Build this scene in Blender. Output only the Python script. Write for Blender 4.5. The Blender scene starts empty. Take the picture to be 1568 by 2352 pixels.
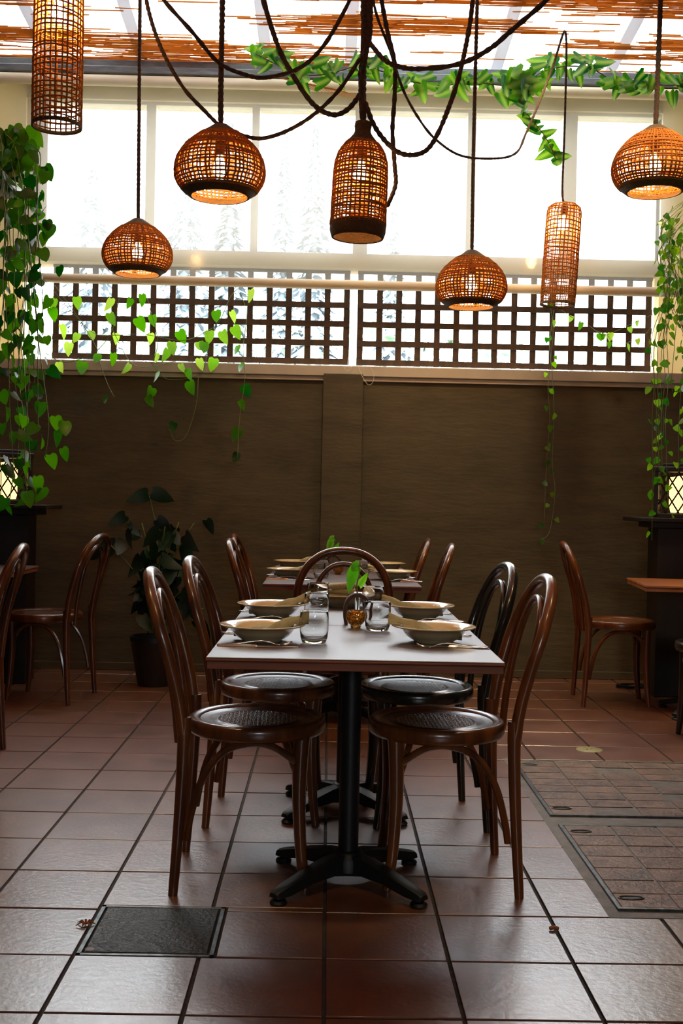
import bpy, math, random
from mathutils import Vector, Matrix, Euler
random.seed(7)
R_ = random.Random(11)
PI = math.pi
sc = bpy.context.scene
C = sc.collection

# ------------------------------------------------------------------ camera, sky, exposure
FPX, YAW, PIT, ROL = 2564.99, .0117, -.0116, .0211     # focal length in pixels of the 1568x2352 frame
T = .305                                               # floor tile pitch (m)
CAM = Vector((-.0122, 0, 1.1233))
def _rot():
    cy, sy, cp, sp, cr, sr = math.cos(YAW), math.sin(YAW), math.cos(PIT), math.sin(PIT), math.cos(ROL), math.sin(ROL)
    return Matrix(((cr, 0, sr), (0, 1, 0), (-sr, 0, cr))) @ Matrix(((1, 0, 0), (0, cp, sp), (0, -sp, cp))) @ Matrix(((cy, -sy, 0), (sy, cy, 0), (0, 0, 1)))
MR = _rot()
cam_d = bpy.data.cameras.new('camera')
cam = bpy.data.objects.new('camera', cam_d)
C.objects.link(cam)
cam_d.sensor_fit = 'VERTICAL'
cam_d.sensor_height = 36
cam_d.lens = FPX * 36 / 2352
cam_d.clip_start = .05
cam_d.clip_end = 200
rt = MR.transposed()
ax, fw, up = rt @ Vector((1, 0, 0)), rt @ Vector((0, 1, 0)), rt @ Vector((0, 0, 1))
m4 = Matrix.Identity(4)
for i in range(3):
    m4[i][0], m4[i][1], m4[i][2], m4[i][3] = ax[i], up[i], -fw[i], CAM[i]
cam.matrix_world = m4
sc.camera = cam

SKY = 18.0
LAMP = 230.0
w = bpy.data.worlds.new('sky')
sc.world = w
w.use_nodes = True
bg = w.node_tree.nodes['Background']
bg.inputs[0].default_value = (.88, .94, 1.0, 1)
bg.inputs[1].default_value = SKY
w.cycles.sampling_method = 'MANUAL'
w.cycles.sample_map_resolution = 64

def portal(loc, rot, sx, sy):
    # sampling portals: they guide the sky sampling through the openings and give off no light of their own
    l = bpy.data.lights.new('portal', 'AREA')
    l.shape = 'RECTANGLE'
    l.size, l.size_y = sx, sy
    l.cycles.is_portal = True
    o = bpy.data.objects.new('portal', l)
    C.objects.link(o)
    o.location = loc
    o.rotation_euler = rot
portal((.1, 7.42, 2.85), (math.radians(-90), 0, 0), 4.4, 1.85)
portal((.55, -2.68, 1.7), (math.radians(90), 0, 0), 1.0, .7)
portal((0, 2.5, 4.75), (0, 0, 0), 5.4, 10.6)

sc.view_settings.view_transform = 'Standard'
sc.view_settings.look = 'None'
sc.view_settings.gamma = 1
sc.view_settings.use_curve_mapping = False
sc.view_settings.exposure = 0
cy_ = sc.cycles
cy_.use_denoising = True
cy_.max_bounces = 14
cy_.diffuse_bounces = 4
cy_.glossy_bounces = 5
cy_.transmission_bounces = 14
cy_.transparent_max_bounces = 12
cy_.sample_clamp_indirect = 6
cy_.caustics_reflective = False

# ------------------------------------------------------------------ helpers
def at(px, py, Y):
    d = rt @ Vector(((px - 784) / FPX, 1, -(py - 1176) / FPX))
    return CAM + d * ((Y - CAM.y) / d.y)
def atz(px, py, Z):
    d = rt @ Vector(((px - 784) / FPX, 1, -(py - 1176) / FPX))
    return CAM + d * ((Z - CAM.z) / d.z)
def lin(r, g, b):
    f = lambda c: (c / 255 / 12.92) if c <= 10.3 else ((c / 255 + .055) / 1.055) ** 2.4
    return (f(r), f(g), f(b), 1)

class MB:
    def __init__(s): s.v = []; s.f = []
    def add(s, vs, fs):
        n = len(s.v); s.v += [tuple(v) for v in vs]; s.f += [tuple(i + n for i in f) for f in fs]; return s
    def box(s, x0, x1, y0, y1, z0, z1, b=0):
        if b <= 0:
            vs = [(x, y, z) for z in (z0, z1) for y in (y0, y1) for x in (x0, x1)]
            return s.add(vs, [(0, 2, 3, 1), (4, 5, 7, 6), (0, 1, 5, 4), (2, 6, 7, 3), (0, 4, 6, 2), (1, 3, 7, 5)])
        vs = []
        for z, k in ((z0, b), (z0 + b, 0), (z1 - b, 0), (z1, b)):
            vs += [(x0 + k, y0 + k, z), (x1 - k, y0 + k, z), (x1 - k, y1 - k, z), (x0 + k, y1 - k, z)]
        fs = [(3, 2, 1, 0), (12, 13, 14, 15)]
        for i in range(3):
            for j in range(4):
                a, c = i * 4 + j, i * 4 + (j + 1) % 4
                fs.append((a, c, c + 4, a + 4))
        return s.add(vs, fs)
    def obox(s, c, ux, uy, uz):      # box from centre and three half vectors
        c, ux, uy, uz = Vector(c), Vector(ux), Vector(uy), Vector(uz)
        vs = [c + ux * i + uy * j + uz * k for k in (-1, 1) for j in (-1, 1) for i in (-1, 1)]
        return s.add(vs, [(0, 2, 3, 1), (4, 5, 7, 6), (0, 1, 5, 4), (2, 6, 7, 3), (0, 4, 6, 2), (1, 3, 7, 5)])
    def lathe(s, prof, n=32, c=(0, 0, 0), closed=False):
        vs = []
        for r, z in prof:
            vs += [(c[0] + r * math.cos(2 * PI * i / n), c[1] + r * math.sin(2 * PI * i / n), c[2] + z) for i in range(n)]
        fs = []
        m = len(prof)
        for k in range(m if closed else m - 1):
            k2 = (k + 1) % m
            for i in range(n):
                j = (i + 1) % n
                fs.append((k * n + i, k * n + j, k2 * n + j, k2 * n + i))
        if not closed:
            if prof[0][0] > 1e-6: fs.append(tuple(range(n - 1, -1, -1)))
            if prof[-1][0] > 1e-6: fs.append(tuple((m - 1) * n + i for i in range(n)))
        return s.add(vs, fs)
    def shell(s, prof, n=32):       # open surface of revolution
        vs = []
        for r, z in prof:
            vs += [(r * math.cos(2 * PI * i / n), r * math.sin(2 * PI * i / n), z) for i in range(n)]
        fs = [(k * n + i, k * n + (i + 1) % n, (k + 1) * n + (i + 1) % n, (k + 1) * n + i) for k in range(len(prof) - 1) for i in range(n)]
        return s.add(vs, fs)
    def tube(s, pts, rad, n=8, cap=True, flat=1.0, ref=None, twist=0, lob=0):
        P = [Vector(p) for p in pts]
        L = len(P)
        if not hasattr(rad, '__len__'): rad = [rad] * L
        vs = []
        t0 = (P[1] - P[0]).normalized()
        u = Vector(ref) if ref else (Vector((0, 0, 1)) if abs(t0.z) < .9 else Vector((1, 0, 0)))
        u = (u - t0 * u.dot(t0)).normalized()
        dist = 0
        for i, p in enumerate(P):
            t = (P[min(i + 1, L - 1)] - P[max(i - 1, 0)]).normalized()
            u = (u - t * u.dot(t)).normalized()
            v = t.cross(u)
            if i: dist += (p - P[i - 1]).length
            for j in range(n):
                a = 2 * PI * j / n
                r = rad[i] * (1 + lob * math.cos(2 * a - twist * dist)) if lob else rad[i]
                vs.append(p + u * (math.cos(a) * r * flat) + v * (math.sin(a) * r))
        fs = [(i * n + j, i * n + (j + 1) % n, (i + 1) * n + (j + 1) % n, (i + 1) * n + j) for i in range(L - 1) for j in range(n)]
        if cap: fs += [tuple(range(n - 1, -1, -1)), tuple((L - 1) * n + j for j in range(n))]
        return s.add(vs, fs)
    def mesh(s, name, mat, smooth=True):
        m = bpy.data.meshes.new(name)
        m.from_pydata(s.v, [], s.f)
        m.update()
        if smooth:
            m.polygons.foreach_set('use_smooth', [True] * len(m.polygons))
            if smooth == 'auto':
                try: m.set_sharp_from_angle(angle=math.radians(38))
                except Exception: pass
        if mat: m.materials.append(mat)
        return m
def obj(name, mb, mat, parent=None, smooth='auto', label=None):
    m = mb.mesh(name, mat, smooth) if isinstance(mb, MB) else mb
    o = bpy.data.objects.new(name, m)
    C.objects.link(o)
    if parent: o.parent = parent
    if label: o['label'] = label
    return o
def tag(o, label=None, cat=None, group=None, kind=None):
    if label: o['label'] = label
    if cat: o['category'] = cat
    if group: o['group'] = group
    if kind: o['kind'] = kind
    return o
def thing(name, label, cat, loc=(0, 0, 0), rz=0, group=None):
    o = bpy.data.objects.new(name, None)
    o.empty_display_size = .05
    C.objects.link(o)
    o.location = loc
    o.rotation_euler = (0, 0, rz)
    return tag(o, label, cat, group)
def struct(name, mb, mat, smooth='auto'):
    o = obj(name, mb, mat, None, smooth); o['kind'] = 'structure'; return o
KIDS = {}
def copy_tree(o, parent=None):
    c = o.copy(); C.objects.link(c); c.parent = parent
    for ch in list(o.children): copy_tree(ch, c)
    return c
def dup(proto, label, loc, rz=0, group=None):
    c = copy_tree(proto); c.location = loc; c.rotation_euler = (0, 0, rz); c['label'] = label
    if group: c['group'] = group
    return c
def smoothpath(P, sub=6):
    P = [Vector(p) for p in P]
    out = []
    for i in range(len(P) - 1):
        p0, p1, p2, p3 = P[max(i - 1, 0)], P[i], P[i + 1], P[min(i + 2, len(P) - 1)]
        for k in range(sub):
            t = k / sub
            out.append(.5 * ((2 * p1) + (p2 - p0) * t + (2 * p0 - 5 * p1 + 4 * p2 - p3) * t * t + (3 * p1 - p0 - 3 * p2 + p3) * t ** 3))
    out.append(P[-1])
    return out

# ------------------------------------------------------------------ materials
def nt(name):
    m = bpy.data.materials.new(name); m.use_nodes = True
    t = m.node_tree; t.nodes.clear()
    out = t.nodes.new('ShaderNodeOutputMaterial')
    return m, t, out
def N(t, typ, **kw):
    n = t.nodes.new(typ)
    for k, v in kw.items():
        if k[0] == '_': setattr(n, k[1:], v)
        else: n.inputs[k.replace('__', ' ')].default_value = v
    return n
def pmat(name, c1, c2=None, rough=.5, scale=8, stretch=(1, 1, 1), bump=0, bscale=None, metal=0, spec=.5, coat=0, coat_r=.1, ior=1.5, rvar=0, detail=4, objrand=0, trans=0, sss=0, coords='Object'):
    m, t, out = nt(name)
    b = N(t, 'ShaderNodeBsdfPrincipled', Roughness=rough, Metallic=metal)
    b.inputs['Specular IOR Level'].default_value = spec
    b.inputs['Coat Weight'].default_value = coat
    b.inputs['IOR'].default_value = ior
    b.inputs['Coat Roughness'].default_value = coat_r
    b.inputs['Transmission Weight'].default_value = trans
    t.links.new(b.outputs[0], out.inputs[0])
    b.inputs['Base Color'].default_value = c1
    tc = N(t, 'ShaderNodeTexCoord')
    mp = N(t, 'ShaderNodeMapping'); mp.inputs['Scale'].default_value = stretch
    t.links.new(tc.outputs[coords], mp.inputs[0])
    if objrand:
        oi = N(t, 'ShaderNodeObjectInfo')
        va = N(t, 'ShaderNodeVectorMath', _operation='MULTIPLY_ADD')
        va.inputs[1].default_value = (1, 1, 1)
        sc_ = N(t, 'ShaderNodeMath', _operation='MULTIPLY'); sc_.inputs[1].default_value = 37
        t.links.new(oi.outputs['Random'], sc_.inputs[0])
        t.links.new(mp.outputs[0], va.inputs[0]); t.links.new(sc_.outputs[0], va.inputs[2])
        vec = va.outputs[0]
    else: vec = mp.outputs[0]
    nz = N(t, 'ShaderNodeTexNoise', Scale=scale, Detail=detail, Roughness=.6)
    t.links.new(vec, nz.inputs['Vector'])
    if c2:
        rp = N(t, 'ShaderNodeValToRGB')
        rp.color_ramp.elements[0].position = .32; rp.color_ramp.elements[0].color = c1
        rp.color_ramp.elements[1].position = .7; rp.color_ramp.elements[1].color = c2
        t.links.new(nz.outputs[0], rp.inputs[0])
        col = rp.outputs[0]
        if objrand:
            hs = N(t, 'ShaderNodeHueSaturation')
            mr = N(t, 'ShaderNodeMapRange'); mr.inputs[3].default_value = 1 - objrand; mr.inputs[4].default_value = 1 + objrand
            t.links.new(oi.outputs['Random'], mr.inputs[0]); t.links.new(mr.outputs[0], hs.inputs['Value'])
            t.links.new(col, hs.inputs['Color']); col = hs.outputs[0]
        t.links.new(col, b.inputs['Base Color'])
    if rvar:
        mr = N(t, 'ShaderNodeMapRange'); mr.inputs[3].default_value = rough - rvar; mr.inputs[4].default_value = rough + rvar
        t.links.new(nz.outputs[0], mr.inputs[0]); t.links.new(mr.outputs[0], b.inputs['Roughness'])
    if bump:
        n2 = nz
        if bscale:
            n2 = N(t, 'ShaderNodeTexNoise', Scale=bscale, Detail=3); t.links.new(vec, n2.inputs['Vector'])
        bp = N(t, 'ShaderNodeBump', Strength=bump, Distance=.01)
        t.links.new(n2.outputs[0], bp.inputs['Height']); t.links.new(bp.outputs[0], b.inputs['Normal'])
    return m
def thin(name, col, tr, trl, gloss=0, diff=0, rough=.1, tcol=(1, 1, 1, 1)):
    """thin sheet: share of light passing straight, scattered through, reflected"""
    m, t, out = nt(name)
    a = N(t, 'ShaderNodeBsdfTransparent'); a.inputs[0].default_value = tcol
    b = N(t, 'ShaderNodeBsdfTranslucent'); b.inputs[0].default_value = col
    d = N(t, 'ShaderNodeBsdfDiffuse'); d.inputs[0].default_value = col
    g = N(t, 'ShaderNodeBsdfGlossy', Roughness=rough)
    m1 = N(t, 'ShaderNodeMixShader'); m1.inputs[0].default_value = trl / max(1e-6, trl + diff)
    t.links.new(d.outputs[0], m1.inputs[1]); t.links.new(b.outputs[0], m1.inputs[2])
    m2 = N(t, 'ShaderNodeMixShader'); m2.inputs[0].default_value = tr / max(1e-6, tr + trl + diff)
    t.links.new(m1.outputs[0], m2.inputs[1]); t.links.new(a.outputs[0], m2.inputs[2])
    m3 = N(t, 'ShaderNodeMixShader'); m3.inputs[0].default_value = gloss
    t.links.new(m2.outputs[0], m3.inputs[1]); t.links.new(g.outputs[0], m3.inputs[2])
    t.links.new(m3.outputs[0], out.inputs[0])
    return m
def leafmat(name, c1, c2, trl=.45, rough=.35, vein=None):
    m, t, out = nt(name)
    oi = N(t, 'ShaderNodeObjectInfo')
    tc = N(t, 'ShaderNodeTexCoord')
    nz = N(t, 'ShaderNodeTexNoise', Scale=28, Detail=2)
    t.links.new(tc.outputs['Object'], nz.inputs['Vector'])
    ad = N(t, 'ShaderNodeMath', _operation='ADD')
    sb = N(t, 'ShaderNodeMath', _operation='MULTIPLY_ADD'); sb.inputs[1].default_value = .5; sb.inputs[2].default_value = -.25
    t.links.new(nz.outputs[0], sb.inputs[0]); t.links.new(oi.outputs['Random'], ad.inputs[0]); t.links.new(sb.outputs[0], ad.inputs[1])
    rp = N(t, 'ShaderNodeValToRGB')
    rp.color_ramp.elements[0].position = .15; rp.color_ramp.elements[0].color = c1
    rp.color_ramp.elements[1].position = .9; rp.color_ramp.elements[1].color = c2
    t.links.new(ad.outputs[0], rp.inputs[0])
    col = rp.outputs[0]
    if vein:   # paler streaks either side of the midrib
        sx = N(t, 'ShaderNodeSeparateXYZ'); t.links.new(tc.outputs['Object'], sx.inputs[0])
        ab = N(t, 'ShaderNodeMath', _operation='ABSOLUTE'); t.links.new(sx.outputs[0], ab.inputs[0])
        mr = N(t, 'ShaderNodeMapRange'); mr.inputs[1].default_value = .03; mr.inputs[2].default_value = .16; mr.inputs[3].default_value = .75; mr.inputs[4].default_value = 0
        t.links.new(ab.outputs[0], mr.inputs[0])
        mx = N(t, 'ShaderNodeMixRGB'); mx.inputs[2].default_value = vein
        t.links.new(mr.outputs[0], mx.inputs[0]); t.links.new(col, mx.inputs[1]); col = mx.outputs[0]
    b = N(t, 'ShaderNodeBsdfPrincipled', Roughness=rough)
    tl = N(t, 'ShaderNodeBsdfTranslucent')
    hs = N(t, 'ShaderNodeHueSaturation', Saturation=1.15, Value=1.6)
    t.links.new(col, hs.inputs['Color']); t.links.new(hs.outputs[0], tl.inputs[0]); t.links.new(col, b.inputs['Base Color'])
    mx = N(t, 'ShaderNodeMixShader'); mx.inputs[0].default_value = trl
    t.links.new(b.outputs[0], mx.inputs[1]); t.links.new(tl.outputs[0], mx.inputs[2]); t.links.new(mx.outputs[0], out.inputs[0])
    return m
def emis(name, col, s):
    m, t, out = nt(name)
    e = N(t, 'ShaderNodeEmission'); e.inputs[0].default_value = col; e.inputs[1].default_value = s
    t.links.new(e.outputs[0], out.inputs[0]); return m

M = {}
M['tile'] = pmat('terracotta_tile', lin(104, 60, 36), lin(134, 86, 58), .33, 7, (1, 1, 1), .12, 60, ior=2.5, coat=.4, coat_r=.3, rvar=.05, objrand=.10, detail=6)
M['grout'] = pmat('dark_grout', lin(52, 47, 42), lin(74, 66, 58), .85, 30, bump=.3)
M['concrete'] = pmat('worn_concrete', lin(96, 92, 84), lin(132, 124, 112), .6, 18, bump=.5, detail=8)
M['hatch_tile'] = pmat('worn_hatch_tile', lin(92, 76, 66), lin(150, 122, 100), .5, 14, bump=.6, bscale=70, detail=8, objrand=.12)
M['steel'] = pmat('worn_steel', lin(70, 74, 74), lin(120, 124, 122), .35, 30, metal=.8, bump=.2)
M['iron_plate'] = pmat('cast_iron_plate', lin(28, 31, 31), lin(88, 90, 88), .42, 34, metal=.4, bump=.6, bscale=90, detail=8)
M['brass_drain'] = pmat('dull_brass', lin(150, 142, 92), lin(176, 168, 118), .5, 30, metal=.2)
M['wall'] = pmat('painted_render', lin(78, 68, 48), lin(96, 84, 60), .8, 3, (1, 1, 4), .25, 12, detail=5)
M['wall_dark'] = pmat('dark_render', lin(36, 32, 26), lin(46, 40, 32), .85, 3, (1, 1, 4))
M['cream'] = pmat('cream_paint', lin(232, 218, 186), lin(238, 226, 198), .5, 6)
M['ledge'] = pmat('sill_paint', lin(196, 180, 158), lin(206, 192, 172), .5, 6, bump=.1)
M['grey_beam'] = pmat('grey_metal_gutter', lin(86, 96, 102), lin(126, 130, 130), .5, 9, (1, 1, 6), metal=.2)
M['trellis'] = pmat('brown_stained_trellis', lin(58, 40, 26), lin(86, 60, 40), .6, 20, (1, 1, .3))
M['wood'] = pmat('bentwood_stain', lin(66, 33, 15), lin(118, 66, 27), .30, 22, (1, 1, .16), .08, 60, coat=.6, coat_r=.16, detail=6, objrand=.12)
M['wood_light'] = pmat('bentwood_worn_stain', lin(86, 44, 18), lin(136, 76, 30), .3, 22, (1, 1, .16), .08, 60, coat=.6, coat_r=.16, detail=6)
M['wood_black'] = pmat('bentwood_black_stain', lin(24, 24, 20), lin(46, 40, 30), .25, 22, (1, 1, .16), .06, 60, coat=.7, coat_r=.14, detail=6)
M['table_top'] = pmat('table_laminate', lin(72, 50, 42), lin(86, 62, 52), .36, 5, (6, 1, 1), 0, ior=2.5, rvar=.03, detail=6)
M['table_edge'] = pmat('table_wood_edge', lin(112, 54, 26), lin(142, 76, 38), .55, 14, (.3, .3, 6), detail=5)
M['table_orange'] = pmat('orange_pine_top', lin(150, 86, 40), lin(178, 108, 54), .35, 8, (1, 5, 1), detail=5)
M['iron'] = pmat('black_cast_iron', lin(10, 12, 13), lin(16, 18, 19), .5, 40, bump=.08)
M['ceramic'] = pmat('beige_stoneware', lin(212, 186, 138), lin(220, 196, 150), .16, 12, spec=.5, coat=.5, coat_r=.08)
M['napkin'] = pmat('beige_linen', lin(160, 148, 106), lin(176, 164, 122), .85, 30, bump=.4, bscale=300)
M['silver'] = pmat('polished_cutlery', lin(214, 216, 220), lin(224, 226, 230), .24, 10, metal=1)
M['walnut'] = pmat('walnut_vase', lin(58, 34, 22), lin(82, 48, 30), .7, 30, (1, 1, .3))
M['rope'] = pmat('brown_jute_rope', lin(64, 44, 30), lin(92, 66, 46), .9, 90, bump=.8, bscale=260)
M['rim'] = pmat('jute_rim', lin(78, 58, 32), lin(110, 84, 50), .9, 60, (1, 1, 3), .9, 220)
M['socket'] = pmat('black_socket', lin(16, 14, 12), rough=.5)
M['pot_dark'] = pmat('dark_pot', lin(26, 28, 30), lin(40, 42, 44), .4, 12)
M['white_board'] = pmat('white_board', lin(150, 146, 140), lin(168, 164, 158), .45, 8)
M['dark_wood'] = pmat('dark_cabinet_wood', lin(24, 15, 9), lin(38, 24, 14), .5, 16, (1, 1, .3))
M['cable'] = pmat('black_rubber', lin(14, 14, 14), rough=.5)
M['bark'] = pmat('stem_green', lin(96, 120, 48), lin(120, 132, 60), .5, 30)
M['bark_brown'] = pmat('brown_vine_stem', lin(84, 70, 40), lin(104, 88, 52), .7, 30)
M['soil'] = pmat('soil', lin(30, 22, 16), rough=.9)
M['leaf'] = leafmat('pothos_leaf', lin(16, 66, 16), lin(70, 122, 22))
M['leaf_small'] = leafmat('small_vine_leaf', lin(40, 98, 28), lin(120, 156, 60))
M['leaf_pale'] = leafmat('backlight_tinted_leaf', lin(64, 112, 36), lin(150, 176, 82), trl=.6)  # backlight put into the colour, a paler copy of the pothos leaf
M['leaf_ivy'] = leafmat('variegated_arrow_leaf', lin(20, 82, 26), lin(84, 140, 38), vein=lin(150, 176, 84))
M['leaf_dark'] = leafmat('dark_leaf', lin(6, 24, 12), lin(22, 56, 18), trl=.15, rough=.5)
M['leaf_cut'] = leafmat('cutting_leaf', lin(70, 160, 50), lin(150, 206, 84), trl=.5, vein=lin(90, 170, 60))
M['conifer'] = pmat('haze_tinted_conifer', lin(118, 132, 138), lin(136, 148, 152), .95, 3)  # haze is put into the pale foliage colour
M['hedge'] = pmat('haze_tinted_hedge', lin(128, 150, 140), lin(160, 178, 150), .95, 4)  # overexposed haze put into the pale leaf colour
M['paving'] = pmat('pale_paving', lin(120, 118, 112), lin(134, 130, 124), .9, 3)
M['blind'] = thin('milky_blind', (.95, .90, .80, 1), .86, .07, .02, .06, tcol=(.78, .78, .77, 1))
M['roofsheet'] = thin('milky_roof_sheet', (.8, .8, .8, 1), .13, .08, .02, .77)
M['rafter'] = thin('pale_rafter', (.80, .80, .82, 1), 0, .5, 0, .5)
M['panel'] = thin('cream_translucent_panel', lin(240, 226, 190), 0, .26, 0, .74)
M['pane'] = thin('window_glass', (.95, .97, .96, 1), 1, 0, .06, 0, .02)
M['reed'] = thin('dry_reed', lin(214, 156, 84), 0, .60, 0, .40)
M['weave'] = thin('jute_weave', lin(178, 112, 56), 0, .25, 0, .75)
M['bulb'] = emis('bulb_glow', (1, .56, .20, 1), LAMP)
M['paper'] = emis('lantern_paper_glow', (1, .66, .26, 1), 2.2)
def glassmat(name, col, rough=0, ior=1.46):
    m, t, out = nt(name)
    g = N(t, 'ShaderNodeBsdfGlass', Roughness=rough, IOR=ior); g.inputs[0].default_value = col
    t.links.new(g.outputs[0], out.inputs[0]); return m
M['glass'] = glassmat('clear_glass', (.98, .99, .99, 1))
M['amber'] = None
def ambermat():
    m, t, out = nt('amber_mercury_glass')
    tc = N(t, 'ShaderNodeTexCoord')
    vo = N(t, 'ShaderNodeTexVoronoi', Scale=130)
    t.links.new(tc.outputs['Object'], vo.inputs['Vector'])
    b = N(t, 'ShaderNodeBsdfPrincipled', Roughness=.10, Metallic=.25, IOR=1.3)
    rp = N(t, 'ShaderNodeValToRGB'); rp.color_ramp.elements[0].color = lin(255, 224, 150); rp.color_ramp.elements[1].color = lin(214, 150, 50)
    rp.color_ramp.elements[1].position = .6
    t.links.new(vo.outputs[0], rp.inputs[0]); t.links.new(rp.outputs[0], b.inputs['Base Color'])
    b.inputs['Transmission Weight'].default_value = .85
    bp = N(t, 'ShaderNodeBump', Strength=.6, Distance=.004); t.links.new(vo.outputs[0], bp.inputs['Height']); t.links.new(bp.outputs[0], b.inputs['Normal'])
    t.links.new(b.outputs[0], out.inputs[0]); return m
M['amber'] = ambermat()
def seatmat(name, c1, c2):
    # embossed seat panel: fern arcs and stipple pressed into a round medallion
    m = pmat(name, c1, c2, .30, 14, (1, 5, 1), coat=.5, coat_r=.18, detail=5)
    t = m.node_tree
    b = [n for n in t.nodes if n.type == 'BSDF_PRINCIPLED'][0]
    tc = N(t, 'ShaderNodeTexCoord')
    wv = N(t, 'ShaderNodeTexWave', _wave_type='BANDS', _bands_direction='X', Scale=26, Distortion=7)
    wv.inputs['Detail Scale'].default_value = 4
    vo = N(t, 'ShaderNodeTexVoronoi', Scale=95)
    t.links.new(tc.outputs['Object'], wv.inputs['Vector']); t.links.new(tc.outputs['Object'], vo.inputs['Vector'])
    ln = N(t, 'ShaderNodeVectorMath', _operation='LENGTH')
    sep = N(t, 'ShaderNodeSeparateXYZ'); cmb = N(t, 'ShaderNodeCombineXYZ')
    t.links.new(tc.outputs['Object'], sep.inputs[0]); t.links.new(sep.outputs[0], cmb.inputs[0]); t.links.new(sep.outputs[1], cmb.inputs[1])
    t.links.new(cmb.outputs[0], ln.inputs[0])
    mk = N(t, 'ShaderNodeMath', _operation='LESS_THAN'); mk.inputs[1].default_value = .115
    t.links.new(ln.outputs['Value'], mk.inputs[0])
    mx = N(t, 'ShaderNodeMath', _operation='MULTIPLY'); t.links.new(wv.outputs['Fac'], mx.inputs[0]); t.links.new(mk.outputs[0], mx.inputs[1])
    m2 = N(t, 'ShaderNodeMath', _operation='MULTIPLY_ADD'); m2.inputs[1].default_value = .35
    t.links.new(vo.outputs[0], m2.inputs[0]); t.links.new(mx.outputs[0], m2.inputs[2])
    m3 = N(t, 'ShaderNodeMath', _operation='MULTIPLY'); t.links.new(m2.outputs[0], m3.inputs[0]); t.links.new(mk.outputs[0], m3.inputs[1])
    bp = N(t, 'ShaderNodeBump', Strength=.55, Distance=.004)
    t.links.new(m3.outputs[0], bp.inputs['Height']); t.links.new(bp.outputs[0], b.inputs['Normal'])
    t.links.new(bp.outputs[0], b.inputs['Coat Normal'])
    return m
M['seat'] = seatmat('embossed_seat', lin(60, 30, 16), lin(90, 48, 24))
M['seat_light'] = seatmat('embossed_worn_seat', lin(110, 66, 30), lin(150, 92, 44))
M['seat_black'] = seatmat('embossed_black_seat', lin(26, 24, 20), lin(44, 36, 28))
def floorcrackmat():
    return M['tile']

# ------------------------------------------------------------------ the room
XL, XR, YW, YB = -2.35, 2.65, 7.15, -2.6
ZTOP = 3.86
def ceil_z(y): return ZTOP + (YW - y) * .1
Y0 = 9.8926 * T        # world y of the tile joint called row 0
floor = struct('floor', MB().box(XL - .2, XR + .2, YB - .2, YW + .2, -.12, -.006), M['grout'])
# holes in the tiling
plate = (-.613, -.263, 2.709, 3.05)                    # x0 x1 y0 y1
hatch_zone = (.775, 2.64, 3.02, 4.875)
def clip_rects(x0, x1, y0, y1, holes):
    rs = [(x0, x1, y0, y1)]
    for hx0, hx1, hy0, hy1 in holes:
        nr = []
        for a, b, c, d in rs:
            if hx0 >= b or hx1 <= a or hy0 >= d or hy1 <= c: nr.append((a, b, c, d)); continue
            if c < hy0: nr.append((a, b, c, hy0))
            if d > hy1: nr.append((a, b, hy1, d))
            ic, id_ = max(c, hy0), min(d, hy1)
            if a < hx0: nr.append((a, hx0, ic, id_))
            if b > hx1: nr.append((hx1, b, ic, id_))
        rs = nr
    return [r for r in rs if (r[1] - r[0]) > .012 and (r[3] - r[2]) > .012]
def in_view(x, y, margin=.2):
    if y < .5: return False
    v = MR @ (Vector((x, y, 0)) - CAM)
    if v.y < .3: return False
    px, py = 784 + FPX * v.x / v.y, 1176 - FPX * v.z / v.y
    k = margin * FPX / v.y
    return -k < px < 1568 + k and py < 2352 + k
full_tile = {}
rest = MB()
tiles = []
J = .0055
for r in range(-20, 15):
    for c in range(-8, 10):
        x0, x1 = c * T + J, (c + 1) * T - J * .9
        y0, y1 = Y0 + r * T + J * .8, Y0 + (r + 1) * T - J * .8
        x0, x1, y1 = max(x0, XL), min(x1, XR), min(y1, YW)
        if x1 - x0 < .02 or y1 - y0 < .02: continue
        for q in clip_rects(x0, x1, y0, y1, (plate, hatch_zone)):
            cx, cy = (q[0] + q[1]) / 2, (q[2] + q[3]) / 2
            if in_view(cx, cy): tiles.append((cy, q))
            else: rest.box(q[0], q[1], q[2], q[3], -.006, R_.uniform(-.0006, .0006), .0012)
tiles.sort()
for k, (cy, q) in enumerate(tiles):
    if k < 296:
        w_, h_ = round(q[1] - q[0], 3), round(q[3] - q[2], 3)
        key = (w_, h_)
        if key not in full_tile:
            full_tile[key] = MB().box(-w_ / 2, w_ / 2, -h_ / 2, h_ / 2, -.006, 0, .0009).mesh('tile', M['tile'], False)
        o = obj('tile', full_tile[key], None, floor)
        o.location = ((q[0] + q[1]) / 2, (q[2] + q[3]) / 2, R_.uniform(-.0007, .0007))
        o.rotation_euler = (R_.uniform(-.0018, .0018), R_.uniform(-.0018, .0018), R_.uniform(-.002, .002))
    else:
        rest.box(q[0], q[1], q[2], q[3], -.006, 0, .0012)
o = obj('outer_tiles', rest, M['tile'], floor, False); o['kind'] = 'stuff'

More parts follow.
